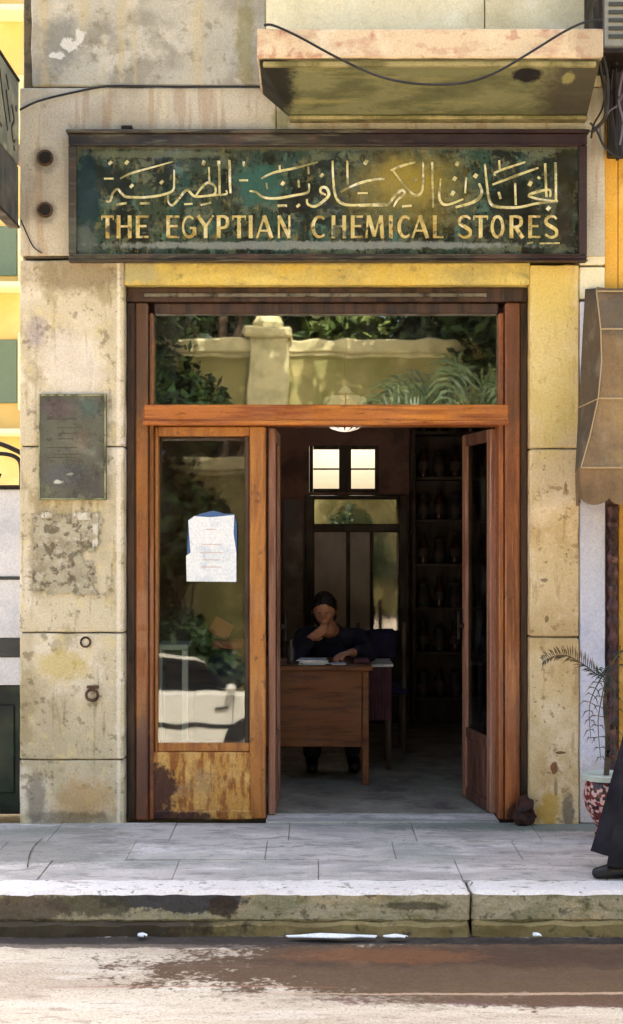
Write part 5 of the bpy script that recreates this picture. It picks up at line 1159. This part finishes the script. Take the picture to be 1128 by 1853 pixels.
tree('leafy_tree', 'dense tree crown just behind the garden wall above the cream pillar', (-1.4, -16.6, ROAD), 4.2, 2.2, (0, 0, 6.3), 7000, .12, M['leaf'], 14)
tree('leafy_tree', 'dense tree crown just behind the garden wall above the palm', (2.6, -16.8, ROAD), 4.2, 2.3, (0, 0, 6.2), 7000, .12, M['leaf'], 15)
pm = thing('palm_tree', 'palm with drooping fronds before the garden wall across the street', 'tree', (2.3, -13.7, ROAD), 'trees across the street')
bm = NB(); tube(bm, [(2.3, -13.7, ROAD), (2.28, -13.7, 1.5), (2.32, -13.7, 3.3)], .16, 12, r1=.12); obj('trunk', bm, M['bark'], pm, True)
for k in range(14):
    a = k*2.4; L = 1.7; e = random.Random(k).uniform(.2, 1.1); bm = NB(); b0 = Vector((2.32, -13.7, 3.3)); d = Vector((math.cos(a), math.sin(a), 0))
    frond(bm, [b0[:], (b0+d*L*.35+Vector((0, 0, e*.8)))[:], (b0+d*L*.75+Vector((0, 0, e*.6)))[:], (b0+d*L+Vector((0, 0, e*.6-.7)))[:]], .42, k, .022, .8); obj('frond', bm, M['palm'], pm)
# parked white car by the far kerb
car = thing('parked_car', 'white hatchback car parked across the street, reflected in the left window', 'car', (-1.95, -10.6, ROAD))
cxl, cyl = -1.95, -10.6
def cy_(x, z, y): return (cxl+x, cyl+y, ROAD+z)
prof = [(-2.05, .32), (-2.1, .62), (-2.0, .88), (-1.7, .98), (-1.1, 1.02), (-.55, 1.42), (.1, 1.48), (.9, 1.44), (1.6, 1.05), (1.95, .95), (2.05, .6), (2.0, .32)]
M['car'] = plain('white_car_paint', (226, 226, 214), .25); M['car_glass'] = plain('dark_car_glass', (24, 28, 30), .08); M['tyre'] = plain('tyre', (22, 22, 22), .8)
bm = NB(); low = prof[:5] + [(1.6, 1.05)] + prof[9:]
b = NB(); prism(b, [(cxl-x, ROAD+z) for x, z in low], 'y', cyl-.82, cyl+.82); bmesh.ops.bevel(b, geom=list(b.edges), offset=.05, segments=3, affect='EDGES'); obj('body', b, M['car'], car, True)
b = NB(); prism(b, [(cxl-x, ROAD+z+.0) for x, z in ((-1.0, 1.0), (-.5, 1.40), (.1, 1.45), (.9, 1.41), (1.5, 1.03))], 'y', cyl-.68, cyl+.68); bmesh.ops.bevel(b, geom=list(b.edges), offset=.03, segments=2, affect='EDGES'); obj('windows', b, M['car_glass'], car, True)
b = NB(); prism(b, [(cxl-x, ROAD+z) for x, z in ((-.55, 1.405), (.1, 1.46), (.9, 1.42), (.9, 1.46), (.1, 1.50), (-.52, 1.445))], 'y', cyl-.66, cyl+.66)
for px_ in (-.02, ): box(b, cxl-.08, cxl-.0, cyl+.67, cyl+.70, ROAD+1.02, ROAD+1.44, .005)
obj('roof', b, M['car'], car, True)
b = NB()
for a_, c_ in ((-.95, -.94), (.02, .03), (.98, .99)): box(b, cxl+a_, cxl+c_, cyl+.815, cyl+.823, ROAD+.40, ROAD+.98)
box(b, cxl-1.9, cxl+1.9, cyl+.815, cyl+.828, ROAD+.56, ROAD+.62, .004); box(b, cxl+2.0, cxl+2.12, cyl-.7, cyl+.78, ROAD+.36, ROAD+.50, .02)
box(b, cxl-1.6, cxl+1.7, cyl-.7, cyl+.80, ROAD+.22, ROAD+.33, .01)
for xx in (-1.3, 1.25): tube(b, [(cxl+xx, cyl+.70, ROAD+.33), (cxl+xx, cyl+.826, ROAD+.33)], .385, 28)
obj('trim', b, M['tyre'], car)
b = NB(); box(b, cxl+.75, cxl+.92, cyl+.82, cyl+.845, ROAD+.80, ROAD+.83, .004); obj('door_handle', b, M['ac_dark'], car)
b = NB(); ell(b, (cxl+.95, cyl+.90, ROAD+1.05), (.07, .09, .06), 2); obj('wing_mirror', b, M['car'], car, True)
for xx in (-1.3, 1.25):
    for s in (-1, 1):
        b = NB(); c = Vector((cxl+xx, cyl+s*.75, ROAD+.31)); tube(b, [c-Vector((0, .09, 0)), c+Vector((0, .09, 0))], .31, 28); w_ = obj('wheel', b, M['tyre'], car, True)
        b = NB(); tube(b, [c+Vector((0, s*.091, 0)), c+Vector((0, s*.10, 0))], .19, 20)
        for q in range(5): tube(b, [c+Vector((.05*math.cos(q*1.257), s*.104, .05*math.sin(q*1.257))), c+Vector((.17*math.cos(q*1.257), s*.104, .17*math.sin(q*1.257)))], .022, 6)
        obj('rim', b, M['ac'], w_, True)
for s in (-1, 1): b = NB(); ell(b, (cxl+2.07, cyl+s*.6, ROAD+.72), (.05, .14, .08), 2); obj('headlight', b, M['cab_white'], car, True)
